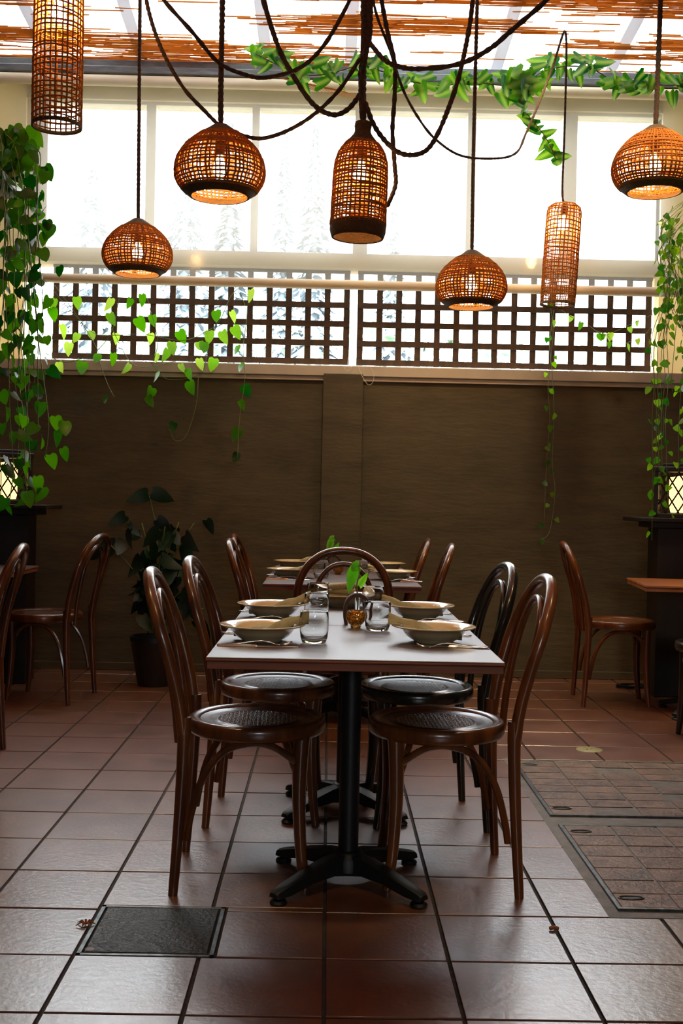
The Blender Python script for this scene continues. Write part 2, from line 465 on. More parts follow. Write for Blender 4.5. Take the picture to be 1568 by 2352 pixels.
# walls
wb = MB()
wb.box(XL - .2, XR + .2, YW, YW + .2, -.1, 1.9)                       # lower wall
wall_back = struct('wall_back', wb, M['wall'])
wu = MB()
OPL, OPR, OPT = -1.985, 2.075, 2.60
wu.box(XL - .2, OPL, YW, YW + .2, 1.97, 3.75)
wu.box(OPR, XR + .2, YW, YW + .2, 1.97, 3.75)
wu.box(OPL, OPR, YW, YW + .2, OPT, 2.665)
wu.box(OPL, OPR, YW, YW + .2, 3.635, 3.75)
struct('wall_back_upper', wu, M['panel'])
struct('trim_1', MB().box(XL, XR, YW - .035, YW + .24, 1.905, 1.972, .004), M['ledge'])
struct('trim_2', MB().box(XL, XR, YW - .018, YW, 1.876, 1.905, .003), M['ledge'])
pl, pr_ = at(738, 1100, 7.09).x, at(829, 1100, 7.09).x
struct('wall_pillar', MB().box(pl, pr_, 7.08, YW, -.05, 1.918, .004), M['wall'])
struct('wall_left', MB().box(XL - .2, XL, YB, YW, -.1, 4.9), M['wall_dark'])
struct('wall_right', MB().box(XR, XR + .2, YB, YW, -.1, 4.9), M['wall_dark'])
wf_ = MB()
wf_.box(XL - .2, .05, YB - .2, YB, -.1, 5).box(1.05, XR + .2, YB - .2, YB, -.1, 5).box(.05, 1.05, YB - .2, YB, -.1, 1.35).box(.05, 1.05, YB - .2, YB, 2.05, 5)  # unseen opening added in this wall to light the tables from the front
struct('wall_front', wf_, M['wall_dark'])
struct('baseboard_back', MB().box(XL, XR, YW - .012, YW, 0, .05, .003), M['wall'])
# gutter beam above the windows
struct('trim_3', MB().box(XL, XR, 7.02, YW + .22, 3.752, 3.80, .006).box(XL, XR, 7.06, YW + .2, 3.80, 3.852, .004), M['grey_beam'])
# upper windows: posts between the panes belong to each window
posts = [(110, None), (335, 357), (577, 594), (813, 846), (1071, 1090), (1290, 1322), (1515, None)]
xs = []
for a, b in posts:
    xa = at(a, 420, YW + .05).x
    xs.append((xa, at(b, 420, YW + .05).x if b else xa))
for i in range(6):
    x0, x1 = xs[i][1], xs[i + 1][0]
    fl = x0 - (xs[i][0]) if i else x0 - OPL
    l = x0 - (fl / 2 if i else fl)
    rr = xs[i + 1][1] - x1 if i < 5 else OPR - x1
    r = x1 + (rr / 2 if i < 5 else rr)
    f = MB()
    zb, zt = 2.665, 3.635
    f.box(l, x0, YW + .03, YW + .11, zb, zt, .003).box(x1, r, YW + .03, YW + .11, zb, zt, .003)
    f.box(x0, x1, YW + .03, YW + .11, zb, zb + .035, .003).box(x0, x1, YW + .03, YW + .11, zt - .02, zt, .003)
    wf = struct('window_%d' % (i + 1), f, M['cream'])
    obj('pane', MB().box(x0 - .004, x1 + .004, YW + .068, YW + .072, zb + .03, zt - .015), M['pane'], wf, False)
# trellis panels in the lower opening
def trellis(px0, px1, n, zrows, label):
    Y = YW + .10
    x0, x1 = at(px0, 760, Y).x, at(px1, 760, Y).x
    t = thing('trellis_panel', label, 'trellis', ((x0 + x1) / 2, Y, zrows[0]), 0, 'trellis panels in the low opening')
    cx, z0 = (x0 + x1) / 2, zrows[0]
    W = .0195
    for i in range(n):
        x = x0 + (x1 - x0) * i / (n - 1) - cx
        obj('upright_slat', MB().box(x - W, x + W, -.0, .009, -.02, zrows[-1] - z0 + .02, .001), M['trellis'], t)
    for z in zrows:
        obj('cross_slat', MB().box(x0 - cx - .02, x1 - cx + .02, -.010, -.001, z - z0 - .019, z - z0 + .019, .001), M['trellis'], t)
zr = [at(1000, y, YW + .09).z for y in (836, 793, 749, 706, 663, 627)]
trellis(128, 795, 16, [z for z in zr], 'brown wooden trellis panel in the low opening, behind the green leafy vines')
trellis(826.5, 1488, 16, [z for z in zr], 'brown wooden trellis panel in the low opening, behind the small round lamp')
# roller blind in front of the windows
bl = thing('roller_blind', 'milky see-through roller blind hanging in front of the upper windows', 'blind', (.1, 7.04, 3.7))
Lh, Rh = -2.34 - .1, 2.64 - .1
p_ = [(Lh, 0, 0), (Rh, 0, 0)]
obj('roller_tube', MB().tube([(Lh, -.0, .012), (0, 0, .012), (Rh, 0, .012)], .034, 20), M['cream'], bl)
obj('blind_sheet', MB().box(Lh, Rh, .030, .031, -1.20, .0), M['blind'], bl, False)
obj('bottom_roll', MB().tube([(Lh, .02, -1.225), (0, .02, -1.225), (Rh, .02, -1.225)], .030, 20), M['cream'], bl, label='rolled beige lower edge')

# ceiling: reed mat under a milky sheet on pale rafters
ct = MB()
ct.box(XL - .2, XR + .2, YB - .2, -.4, ceil_z(YB) + .02, ceil_z(YB) + .12)
ceiling = struct('ceiling', ct, M['wall_dark'])
zz = lambda y: ceil_z(y) + .09
obj('roof_sheet', MB().add([(XL - .2, -.4, zz(-.4)), (XR + .2, -.4, zz(-.4)), (XR + .2, YW + .5, zz(YW + .5)), (XL - .2, YW + .5, zz(YW + .5))], [(0, 1, 2, 3)]), M['roofsheet'], ceiling, False)
for px in (60, 290, 600, 808, 1172, 1455, 1700, -200):
    xr = at(px, 90, 6.6).x
    m_ = MB(); w_ = .035
    za, zb_ = ceil_z(-.4) + .03, ceil_z(YW + .2) + .03
    m_.add([(xr - w_, -.4, za), (xr + w_, -.4, za), (xr + w_, YW + .2, zb_), (xr - w_, YW + .2, zb_), (xr - w_, -.4, za + .05), (xr + w_, -.4, za + .05), (xr + w_, YW + .2, zb_ + .05), (xr - w_, YW + .2, zb_ + .05)],
           [(0, 1, 2, 3), (7, 6, 5, 4), (0, 4, 5, 1), (3, 2, 6, 7), (1, 5, 6, 2), (0, 3, 7, 4)])
    obj('rafter', m_, M['rafter'], ceiling, False)
import mathutils
def nz3(x, y, z): return mathutils.noise.noise(Vector((x, y, z)))
reeds = MB()
y = YW - .02
row = 0
while y > -.4:
    vis = y > 5.9
    step = .0085 if vis else .03
    rad = .0042 if vis else .0168
    x = XL + R_.uniform(0, .1)
    while x < XR:
        L = R_.uniform(.10, .34)
        xe = min(x + L, XR)
        d = nz3(x * .42 + 3.1, y * 8.6, 1.7) + .40 * nz3(x * 3.4, y * 26, 5.2) + .25 * nz3(x * .9, y * 2.2, 9)
        thr = .10 if y > 6.30 else -.75
        if y > YW - .09: thr = -.3
        if d > thr or R_.random() < .035:
            zc = ceil_z(y) + R_.uniform(-.006, .004)
            yy = y + R_.uniform(-.002, .002)
            dy = R_.uniform(-.006, .006) if vis else 0
            reeds.tube([(x, yy, zc), (min(xe + .02, XR - .01), yy + dy, zc + R_.uniform(-.003, .003))], rad * R_.uniform(.75, 1.15), 4 if vis else 5, cap=False)
        x = xe
    y -= step
rm = obj('reed_mat', reeds, M['reed']); tag(rm, 'golden reed matting laid in horizontal stalks under the roof', 'reed matting', kind='stuff')

# ------------------------------------------------------------------ outside
struct('ground_outside', MB().box(-40, 40, YW + .3, 70, -.3, -.1), M['paving'])
def conifer(px, py, wpx, Y, label):
    tip = at(px, py, Y); H = tip.z; rad = wpx * Y / FPX
    t = thing('conifer_tree', label, 'tree', (tip.x, Y, -.1), 0, 'conifers beyond the windows')
    obj('trunk', MB().tube([(0, 0, 0), (0, 0, H * .5), (0, 0, H)], [.3, .2, .04], 7), M['conifer'], t)
    cr = MB()
    for k in range(1500):
        f = R_.random() ** .75                        # 0 at the tip
        z = H * (1 - .9 * f)
        saw = .70 + .30 * ((f * 13) % 1)
        q = rad * (f ** .85) * saw * math.sqrt(R_.random()) + .03; a = R_.uniform(0, 2 * PI)
        s_ = R_.uniform(.16, .42) * (.35 + f)
        c_ = Vector((q * math.cos(a), q * math.sin(a), z))
        u_ = Vector((math.cos(a), math.sin(a), -.5)) * s_; v_ = Vector((-math.sin(a), math.cos(a), R_.uniform(-.3, .3))) * s_ * .6
        cr.add([c_ - v_, c_ + u_, c_ + v_, c_ - u_ * .5 + Vector((0, 0, s_ * .5))], [(0, 1, 2, 3)])
    o = obj('foliage', cr, M['conifer'], t, False); o['kind'] = 'stuff'
conifer(215, 375, 150, 38, 'pale haze-tinted conifer seen through the leftmost window')
conifer(430, 300, 120, 42, 'pale haze-tinted conifer behind the big round lamp shade')
conifer(530, 272, 85, 34, 'pale haze-tinted conifer seen right beside the big round lamp cord')
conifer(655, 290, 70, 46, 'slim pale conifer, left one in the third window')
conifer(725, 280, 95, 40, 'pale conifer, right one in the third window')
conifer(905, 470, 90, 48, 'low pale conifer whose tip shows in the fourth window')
hd = MB()
for k in range(5200):
    x, y, z = R_.uniform(-5, 5), R_.uniform(10.8, 11.8), R_.uniform(.2, 3.35)
    top = 2.9 + .5 * nz3(x * .9, 0, 3)
    if x > .4: top -= .18
    if z > top: continue
    s = R_.uniform(.05, .12)
    e = Euler((R_.uniform(0, 6), R_.uniform(0, 6), R_.uniform(0, 6))).to_matrix()
    hd.add([Vector((x, y, z)) + e @ Vector(v) * s for v in ((-1, 0, 0), (0, -.6, .2), (1, 0, 0), (0, .6, .2))], [(0, 1, 2, 3)])
h = obj('garden_hedge', hd, M['hedge'], None, False); tag(h, 'garden hedge leaves, coloured pale as if overexposed, seen through the trellis', 'hedge', kind='stuff')

# ------------------------------------------------------------------ floor fittings
t = thing('floor_cover_plate', 'square dark metal access cover set in the tiles at front left', 'floor cover', ((plate[0] + plate[1]) / 2, (plate[2] + plate[3]) / 2, 0))
hw, hh = .168, .166
fr = MB()
fr.box(-hw, hw, -hh, -hh + .012, -.006, .001, .001).box(-hw, hw, hh - .012, hh, -.006, .001, .001).box(-hw, -hw + .012, -hh, hh, -.006, .001, .001).box(hw - .012, hw, -hh, hh, -.006, .001, .001)
obj('frame', fr, M['steel'], t)
obj('lid', MB().box(-hw + .017, hw - .017, -hh + .017, hh - .017, -.006, .0015, .002), M['iron_plate'], t)
obj('keyhole', MB().box(.0, .022, .062, .088, .001, .0022), M['socket'], t)
obj('chip', MB().lathe([(0, .002), (.011, .002), (.012, .0015)], 12, (-hw + .028, -hh + .034, 0)), M['white_board'], t, label='pale chipped corner')
# concrete surround and two tiled hatches on the right
sur = struct('floor_surround', MB().box(hatch_zone[0], hatch_zone[1], hatch_zone[2], hatch_zone[3], -.02, -.001, .001), M['concrete'])
def hatch(x0, x1, y0, y1, label, seed):
    rr = random.Random(seed)
    t = thing('access_hatch', label, 'hatch', ((x0 + x1) / 2, (y0 + y1) / 2, 0), 0, 'tiled access hatches on the right')
    w2, h2 = (x1 - x0) / 2, (y1 - y0) / 2
    f = MB(); e = .012
    f.box(-w2, w2, -h2, -h2 + e, -.004, .006, .001).box(-w2, w2, h2 - e, h2, -.004, .006, .001)
    f.box(-w2, -w2 + e, -h2 + e, h2 - e, -.004, .006, .001).box(w2 - e, w2, -h2 + e, h2 - e, -.004, .006, .001)
    obj('frame', f, M['steel'], t)
    obj('bed', MB().box(-w2 + e, w2 - e, -h2 + e, h2 - e, -.001, .0025), M['concrete'], t)
    tx, ty = .152, .100
    nx, ny = int((2 * w2 - 2 * e) / tx), int((2 * h2 - 2 * e) / ty)
    sx, sy = (2 * w2 - 2 * e) / nx, (2 * h2 - 2 * e) / ny
    for j in range(ny):
        for i in range(nx):
            a, b = -w2 + e + i * sx, -h2 + e + j * sy
            g = .0035 + rr.uniform(0, .002)
            if rr.random() < .04: continue
            o = obj('tile', MB().box(-sx / 2 + g, sx / 2 - g, -sy / 2 + g * .7, sy / 2 - g * .7, 0, .0032 + rr.uniform(0, .0012), .001), M['hatch_tile'], t, False)
            o.location = (a + sx / 2, b + sy / 2, .0015)
            o.rotation_euler = (rr.uniform(-.004, .004), rr.uniform(-.004, .004), 0)
    for s in (-1, 1):
        if s * 1 > 0 and False: continue
        lx, ly = -w2 + .06, s * (h2 - .085)
        ring = MB().tube([(lx + .030 * math.cos(a) * 1.2, ly + .014 * math.sin(a), .0062) for a in [2 * PI * k / 16 for k in range(17)]], .0025, 6, cap=False)
        h_ = obj('lifting_ring', ring, M['steel'], t)
        obj('slot', MB().box(lx - .026, lx + .026, ly - .009, ly + .009, .0045, .0056), M['socket'], h_)
hatch(.806, 2.45, 3.99, 4.835, 'tiled floor hatch on the right, the farther of the pair, behind the concrete strip', 3)
hatch(.812, 2.45, 3.07, 3.875, 'tiled floor hatch on the right, the nearer one, with open lifting slot', 4)
t = thing('drain_cover', 'round yellowish drain cover in the tiles behind the hatches', 'drain cover', (1.204, 5.086, 0))
obj('disc', MB().lathe([(0, .0025), (.056, .0025), (.060, .001), (.060, -.002)], 40), M['brass_drain'], t)
for a in (0, 1): obj('screw', MB().lathe([(0, .0034), (.004, .0034), (.004, .002)], 8, ((-1) ** a * .012, .006 * (-1) ** a, 0)), M['socket'], t)
tw = MB().tube([(-.013, 0, .005), (0, .003, .007), (.012, .001, .005)], [.005, .006, .004], 6)
o = obj('twig', tw, M['table_orange']); o.location = atz(1273, 2137, 0); tag(o, 'tiny broken twig lying on the pale tile joint', 'twig')
tw = MB()
for k in range(7):
    a = k * .9
    tw.tube([(0, 0, .003), (.012 * math.cos(a), .012 * math.sin(a), .010), (.026 * math.cos(a), .026 * math.sin(a), .003)], [.002, .003, .001], 5)
o = obj('dry_leaf', tw, M['table_orange']); o.location = atz(197, 2125, 0); tag(o, 'crumpled dry yellow leaf beside the metal floor cover', 'dry leaf')

# ------------------------------------------------------------------ bentwood chairs (local +X is where the sitter faces)
def make_chair(kind='wood', seatk='seat'):
    wd = M[kind]
    t = thing('bentwood_chair', 'chair', 'chair')
    s = obj('seat', MB().lathe([(.166, .464), (.172, .468), (.186, .4735), (.197, .4725), (.203, .467), (.205, .457), (.205, .440), (.200, .430), (.190, .428), (.168, .430)], 56, closed=True), wd, t, True)
    obj('seat_panel', MB().lathe([(0, .4615), (.110, .4615), (.115, .4640), (.121, .4642), (.125, .4615), (.150, .4622), (.170, .466), (.171, .455), (0, .450)], 56), M[seatk], s)
    for sy in (1, -1):
        # rear leg flowing into the outer hoop
        leg = smoothpath([(-.222, .196 * sy, 0), (-.214, .194 * sy, .12), (-.205, .190 * sy, .28), (-.200, .185 * sy, .42), (-.200, .184 * sy, .50)], 4)
        n = len(leg)
        obj('leg', MB().tube(leg, [.0125 + .006 * min(1, i / n * 1.3) for i in range(n)], 10, ref=(1, 0, 0), flat=1.05), wd, t)
        fl = smoothpath([(.150, .140 * sy, 0), (.137, .134 * sy, .10), (.128, .128 * sy, .25), (.130, .124 * sy, .38), (.132, .122 * sy, .437)], 4)
        n = len(fl)
        obj('leg', MB().tube(fl, [.0135 + .0125 * (i / (n - 1)) for i in range(n)], 10, ref=(1, 0, 0)), wd, t)
        # arched brace from low on the rear leg, under the seat, to the front leg
        arch = smoothpath([(-.190, .176 * sy, .150), (-.178, .173 * sy, .22), (-.150, .165 * sy, .315), (-.095, .155 * sy, .392), (-.02, .146 * sy, .418), (.05, .138 * sy, .408), (.115, .130 * sy, .365)], 4)
        obj('side_arch', MB().tube(arch, .0105, 8, ref=(0, 1, 0)), wd, t)
    fa = smoothpath([(.118, -.120, .33), (.095, -.09, .385), (.075, 0, .418), (.095, .09, .385), (.118, .120, .33)], 5)
    obj('front_arch', MB().tube(fa, .010, 8), wd, t)
    def hoop(w0, w1, z0, top, x0, xt, lean=1.0):
        pts = []
        zs = [z0, z0 + (top - z0) * .25, z0 + (top - z0) * .5]
        for i, z in enumerate(zs): pts.append((w0 + (w1 - w0) * (i / 2) * .9, z))
        zc = z0 + (top - z0) * .58; rz = top - zc
        for k in range(0, 7):
            a = k * PI / 14
            pts.append((w1 * math.cos(a) ** .9 if k < 7 else 0, zc + rz * math.sin(a)))
        pts = [p for p in pts]
        path = [(p[0], p[1]) for p in pts] + [(0, top)]
        full = path + [(-a, b) for a, b in path[::-1][1:]]
        # drop duplicates
        out = []
        for a, b in full:
            f = (b - z0) / (top - z0)
            x = x0 + (xt - x0) * (f ** 1.45)
            out.append((x, a, b))
        return smoothpath(out, 3)
    h = hoop(.184, .200, .44, .895, -.200, -.325)
    obj('back_hoop', MB().tube(h, .0175, 12, ref=(1, 0, 0)), wd, t)
    h = hoop(.118, .128, .415, .838, -.222, -.300)
    obj('inner_hoop', MB().tube(h, .0115, 10, ref=(1, 0, 0)), wd, t)
    return t
proto = make_chair()
G = 'bentwood chairs around the tables'
proto.location = (-.212, 3.335, 0); proto.rotation_euler = (0, 0, .035); proto['label'] = 'brown bentwood chair at the nearest left place, lit orange on its back hoop'; proto['group'] = G
dup(proto, 'brown bentwood chair second on the left, tucked behind the nearest left chair', (-.178, 3.97, 0), -.04, G)
light = make_chair('wood_light', 'seat')
light.location = (.325, 3.345, 0); light.rotation_euler = (0, 0, PI + .03); light['label'] = 'orange-brown bentwood chair at the nearest right place'; light['group'] = G
black = make_chair('wood_black', 'seat_black')
black.location = (.310, 3.955, 0); black.rotation_euler = (0, 0, PI + .10); black['label'] = 'near-black bentwood chair second on the right, behind the orange-brown one'; black['group'] = G
dup(proto, 'dark bentwood chair facing the camera at the head of the front tables', (.06, 4.60, 0), -PI / 2, G)
dup(proto, 'brown bentwood chair left of the back tables, front one of two', (-.19, 5.72, 0), .0, G)
dup(proto, 'brown bentwood chair left of the back tables, rear one by the wall', (-.225, 6.42, 0), -.03, G)
dup(proto, 'brown bentwood chair right of the back tables, front one of two', (.295, 5.70, 0), PI - .06, G)
dup(proto, 'brown bentwood chair right of the back tables, rear one by the wall', (.235, 6.38, 0), PI - .04, G)
wal = make_chair('wood_light', 'seat_light')
wal.location = (1.655, 6.335, 0); wal.rotation_euler = (0, 0, -.07); wal['label'] = 'lone bentwood chair with a pale seat by the wall at right'; wal['group'] = G
dup(proto, 'bentwood chair cut off by the left edge, its back towards the middle', (-1.61, 4.66, 0), PI + .1, G)
dup(proto, 'shadowy bentwood chair at the dark left table beside the potted plant', (-1.56, 6.15, 0), PI - .15, G)
dup(black, 'black bentwood chair cut off by the right edge, near side of the orange table', (1.875, 5.33, 0), PI / 2, G)

# ------------------------------------------------------------------ tables
def make_table(w, d, h, topm, edgem, label, loc, rz=0, base=True):
    t = thing('dining_table', label, 'table', loc, rz, 'pedestal dining tables')
    tp = MB()
    tp.box(-w / 2, w / 2, -d / 2, d / 2, h - .003, h, .0012)
    top = obj('tabletop', tp, topm, t)
    eb = MB()
    eb.box(-w / 2 + .003, w / 2 - .003, -d / 2 + .003, d / 2 - .003, h - .031, h - .011, .001)
    eb.box(-w / 2 - .001, w / 2 + .001, -d / 2 - .001, d / 2 + .001, h - .011, h - .003, .0025)
    obj('edge_band', eb, edgem, t)
    obj('pedestal', MB().lathe([(.0295, .05), (.0295, h - .05), (.05, h - .045), (.05, h - .031)], 28), M['iron'], t)
    obj('top_bracket', MB().box(-.22, .22, -.03, .03, h - .043, h - .031, .002).box(-.03, .03, -.22, .22, h - .043, h - .031, .002), M['iron'], t)
    obj('hub', MB().lathe([(.055, .045), (.052, .075), (.040, .095), (.031, .10)], 28), M['iron'], t)
    for sx in (-1, 1):
        for sy in (-1, 1):
            dx, dy = sx * .194, sy * .182
            L = math.hypot(dx, dy); u = Vector((dx / L, dy / L, 0)); v = Vector((-u.y, u.x, 0))
            ft = MB(); vs = []
            for f, zt_, zb_, wd in ((.05, .094, .030, .030), (.30, .090, .044, .030), (.6, .072, .040, .028), (.88, .052, .024, .025), (1.04, .040, .020, .021), (1.07, .034, .021, .018)):
                p = u * (L * f)
                for a, b in ((-1, zb_), (-.8, zt_ - .003), (-.45, zt_), (.45, zt_), (.8, zt_ - .003), (1, zb_)):
                    vs.append(p + v * (wd * a) + Vector((0, 0, b)))
            n = 6
            fs = [(i * n + j, i * n + (j + 1) % n, (i + 1) * n + (j + 1) % n, (i + 1) * n + j) for i in range(5) for j in range(n)] + [(5, 4, 3, 2, 1, 0), tuple(30 + j for j in range(6))]
            lg = obj('leg', ft.add(vs, fs), M['iron'], t)
            obj('foot_pad', MB().lathe([(.0, .0), (.023, .0), (.025, .006), (.020, .013), (.008, .016), (.008, .024)], 16, (dx, dy, 0)), M['iron'], lg)
    return t
TX = .066
TA, TB = 3.258, 4.034
make_table(.770, .775, .71, M['table_top'], M['table_edge'], 'nearest dark laminate table with brown wooden edge on a black cross base', (TX, TA, 0))
make_table(.770, .770, .71, M['table_top'], M['table_edge'], 'second dark laminate table, pushed up behind the nearest one', (TX, TB, 0))
make_table(.765, .765, .71, M['table_top'], M['table_edge'], 'third dark laminate table, its front edge behind the head chair', (.062, 5.74, 0))
make_table(.765, .765, .71, M['table_top'], M['table_edge'], 'fourth dark laminate table, pushed against the third near the back wall', (.062, 6.506, 0))
make_table(.78, .60, .71, M['table_orange'], M['table_orange'], 'orange pine table under the right-hand lantern', (2.05, 6.00, 0), -.10)
make_table(.70, .80, .71, M['table_top'], M['table_edge'], 'dark table lost in shadow at the left under the lantern', (-2.0, 5.95, 0), 0)
# coiled cable near the right table
cb = MB()
pts = []
for k in range(90):
    a = k * .28
    pts.append((.10 * math.cos(a) * (1 + .15 * math.sin(a * .37)), .075 * math.sin(a) * (1 + .12 * math.cos(a * .5)), .006 + .012 * (k / 90) + .004 * math.sin(a * 1.7)))
o = obj('coiled_cable', cb.tube(pts, .0045, 6), M['cable']); o.location = atz(1458, 1580, 0); tag(o, 'coil of black cable on the floor under the lone chair at right', 'cable')

# ------------------------------------------------------------------ tableware
ZT = .71
bowl_proto = None
def bowl_mesh():
    o = [(.0, .004), (.050, .004), (.053, .0), (.058, .0), (.060, .005), (.076, .014), (.088, .027), (.093, .037), (.120, .0440), (.1238, .0465), (.1225, .049), (.118, .0487), (.091, .0420), (.085, .034), (.072, .018), (.055, .010), (0, .009)]
    return MB().lathe(o, 56)
def bowl(x, y, label, z=ZT):
    global bowl_proto
    if bowl_proto is None:
        bowl_proto = obj('soup_plate', bowl_mesh(), M['ceramic'], None, True)
        o = bowl_proto
    else:
        o = bowl_proto.copy(); C.objects.link(o)
    o.location = (x, y, z)
    tag(o, label, 'plate', 'beige rimmed bowls on the tables')
    return o
def napkin(x, y, sgn, label, z=ZT, rz=0, seed=1, lift=.062):
    """loosely rolled linen: flat tail in the bowl, thicker end over the rim towards the middle of the table"""
    rr = random.Random(seed)
    m = MB()
    for layer, (w0, w1, off) in enumerate(((.026, .019, 0), (.024, .021, -.009))):
        L = 16; n = 18; vs = []
        for i in range(L + 1):
            f = i / L
            px = -.082 + .215 * f
            pz = .022 + (.045 if f > .5 else 0) * 0 + lift * max(0, (f - .28) / .72) ** 1.1 + off
            wdt = (w0 + (w1 - w0) * f) * (1.25 - .35 * f)
            th = .007 + .011 * min(1, f * 1.4) * (1 if layer == 0 else .6)
            cy = .012 * math.sin(f * 5 + seed) + layer * .008
            for j in range(n):
                a = 2 * PI * j / n
                rip = 1 + .16 * math.sin(3 * a + f * 9 + seed) + .07 * math.sin(7 * a - f * 14)
                vs.append((px * 1.0, cy + wdt * math.cos(a) * rip, max(.012 if abs(px) < .09 else .05, pz + th * math.sin(a) * rip + .005 * math.sin(f * 15 + a * 2 + seed))))
        fs = [(i * n + j, i * n + (j + 1) % n, (i + 1) * n + (j + 1) % n, (i + 1) * n + j) for i in range(L) for j in range(n)]
        fs += [tuple(range(n - 1, -1, -1)), tuple(L * n + j for j in range(n))]
        m.add(vs, fs)
    o = obj('napkin', m, M['napkin'], None, True)
    o.location = (x, y, z); o.rotation_euler = (0, 0, (0 if sgn > 0 else PI) + rz)
    return tag(o, label, 'napkin', 'rolled linen napkins')
def strip(m, prof, z0=0):
    """flat cutlery body: list of (x, halfwidth, z, thickness)"""
    vs = []
    for x, w_, z, th in prof:
        vs += [(x, -w_, z), (x, -w_ * .6, z + th), (x, w_ * .6, z + th), (x, w_, z)]
    n = 4
    fs = [(i * n + j, i * n + (j + 1) % n, (i + 1) * n + (j + 1) % n, (i + 1) * n + j) for i in range(len(prof) - 1) for j in range(n)]
    fs += [(3, 2, 1, 0), tuple((len(prof) - 1) * n + j for j in range(4))]
    m.add(vs, fs)
hand = [(-.100, .006, .002, .0025), (-.085, .0085, .002, .003), (-.05, .007, .004, .003), (-.01, .0045, .010, .003), (.02, .0035, .013, .003), (.045, .0035, .009, .003)]
def fork_parts():
    m = MB()
    strip(m, hand + [(.058, .008, .0045, .002), (.068, .012, .003, .002), (.075, .0125, .0025, .002)])
    for k in range(4):
        yy = -.0105 + k * .007
        mm = MB(); strip(mm, [(.072, .0018, .0025, .002), (.090, .0016, .0045, .0018), (.106, .0009, .011, .0015)])
        m.add([(a, b + yy, c) for a, b, c in mm.v], mm.f)
    return m
def spoon_parts():
    m = MB(); strip(m, hand + [(.055, .006, .006, .002)])
    n = 14; vs = []; fs = []
    for r_, dz in ((1, .0065), (.7, .003), (.3, .0012)):
        vs += [(.078 + .027 * r_ * math.cos(2 * PI * i / n), .018 * r_ * math.sin(2 * PI * i / n), dz) for i in range(n)]
    vs.append((.078, 0, .001))
    for k in range(2): fs += [(k * n + i, k * n + (i + 1) % n, (k + 1) * n + (i + 1) % n, (k + 1) * n + i) for i in range(n)]
    fs += [(2 * n + i, 2 * n + (i + 1) % n, 3 * n) for i in range(n)]
    return m.add(vs, fs)
def knife_parts():
    m = MB(); strip(m, [(-.112, .006, .001, .005), (-.10, .0085, .001, .006), (-.03, .007, .001, .006), (-.005, .005, .001, .005), (.0, .009, .001, .002), (.05, .0095, .001, .002), (.09, .0085, .001, .0018), (.112, .002, .001, .001)])
    return m
CUT = {'fork': fork_parts().mesh('fork', M['silver']), 'spoon': spoon_parts().mesh('spoon', M['silver']), 'table_knife': knife_parts().mesh('table_knife', M['silver'], 'auto')}
def cutlery(kind, x, y, rz, label, z=ZT):
    o = obj(kind, CUT[kind], None); o.location = (x, y, z + .0002); o.rotation_euler = (0, 0, rz)
    return tag(o, label, {'fork': 'fork', 'spoon': 'spoon', 'table_knife': 'knife'}[kind], 'cutlery beside the bowls')
tum = MB().lathe([(0, .0), (.028, .0), (.0325, .004), (.0365, .016), (.0385, .035), (.0385, .060), (.0375, .0785), (.0368, .0800), (.0360, .0785), (.0370, .060), (.0368, .034), (.0340, .018), (.027, .0125), (0, .0120)], 40).mesh('tumbler', M['glass'], True)
def tumbler(x, y, label, z=ZT):
    o = obj('tumbler', tum, None); o.location = (x, y, z); o.scale = (1.07, 1.07, 1.16)
    return tag(o, label, 'glass', 'clear water tumblers')
places = [
    # name, bowl x, y, side (+1: sitter on the left, napkin runs right)
    ('nearest left place', -.196, 3.225, 1, 1), ('nearest right place', .304, 3.270, -1, 2),
    ('second left place', -.199, 3.880, 1, 3), ('second right place', .316, 3.925, -1, 4),
    ('front left place of the back tables', -.205, 5.80, 1, 5), ('front right place of the back tables', .330, 5.78, -1, 6),
    ('rear left place of the back tables', -.205, 6.55, 1, 7), ('rear right place of the back tables', .322, 6.50, -1, 8)]
for nm, x, y, s, k in places:
    bowl(x, y, 'beige rimmed bowl at the ' + nm)
    napkin(x, y, s, 'rolled beige napkin in the bowl at the ' + nm, seed=k, rz=.10 * s if k != 1 else .06, lift=.046 if s > 0 else .040)
    r0 = 0 if s > 0 else PI
    ny = y - .128
    if s > 0:
        cutlery('table_knife', x - .004, ny - .012, r0 + .0, 'table knife lying at the ' + nm)
        cutlery('fork', x - .015, ny + .010, r0 + .10, 'silver fork lying beside the knife at the ' + nm)
    else:
        cutlery('fork', x + .045, ny - .010, r0 + .02, 'silver fork lying nearer the table edge at the ' + nm)
        cutlery('table_knife', x + .03, ny + .014, r0 - .10, 'table knife lying behind the fork at the ' + nm)
    cutlery('spoon', x - .03 * s, y + .142, r0, 'silver spoon half hidden behind the bowl at the ' + nm)
bowl(.052, 4.300, 'beige rimmed bowl at the head place before the dark chair')
nf = MB()
for k, (w_, d_, z0_, z1_, a) in enumerate(((.062, .055, .012, .030, 0), (.058, .050, .030, .050, .12), (.050, .046, .050, .070, -.10), (.046, .040, .068, .090, .2))):
    mm = MB().box(-w_, w_, -d_, d_, z0_, z1_, .006)
    ca, sa = math.cos(a), math.sin(a)
    nf.add([(x_ * ca - y_ * sa, x_ * sa + y_ * ca, z_ + .05 * x_ * (k - 1.5)) for x_, y_, z_ in mm.v], mm.f)
o = obj('napkin', nf, M['napkin'], None, True); o.location = (.045, 4.29, ZT); tag(o, 'folded olive-beige napkin stacked in the head place bowl', 'napkin', 'rolled linen napkins')
tumbler(-.046, 3.185, 'clear tumbler nearest the camera, left of the amber candle holder')
tumbler(-.046, 3.78, 'clear tumbler behind the nearest one, in the left row')
tumbler(-.046, 4.25, 'clear tumbler farthest back in the left row of the front tables')
tumbler(.150, 3.515, 'clear tumbler right of the amber candle holder')
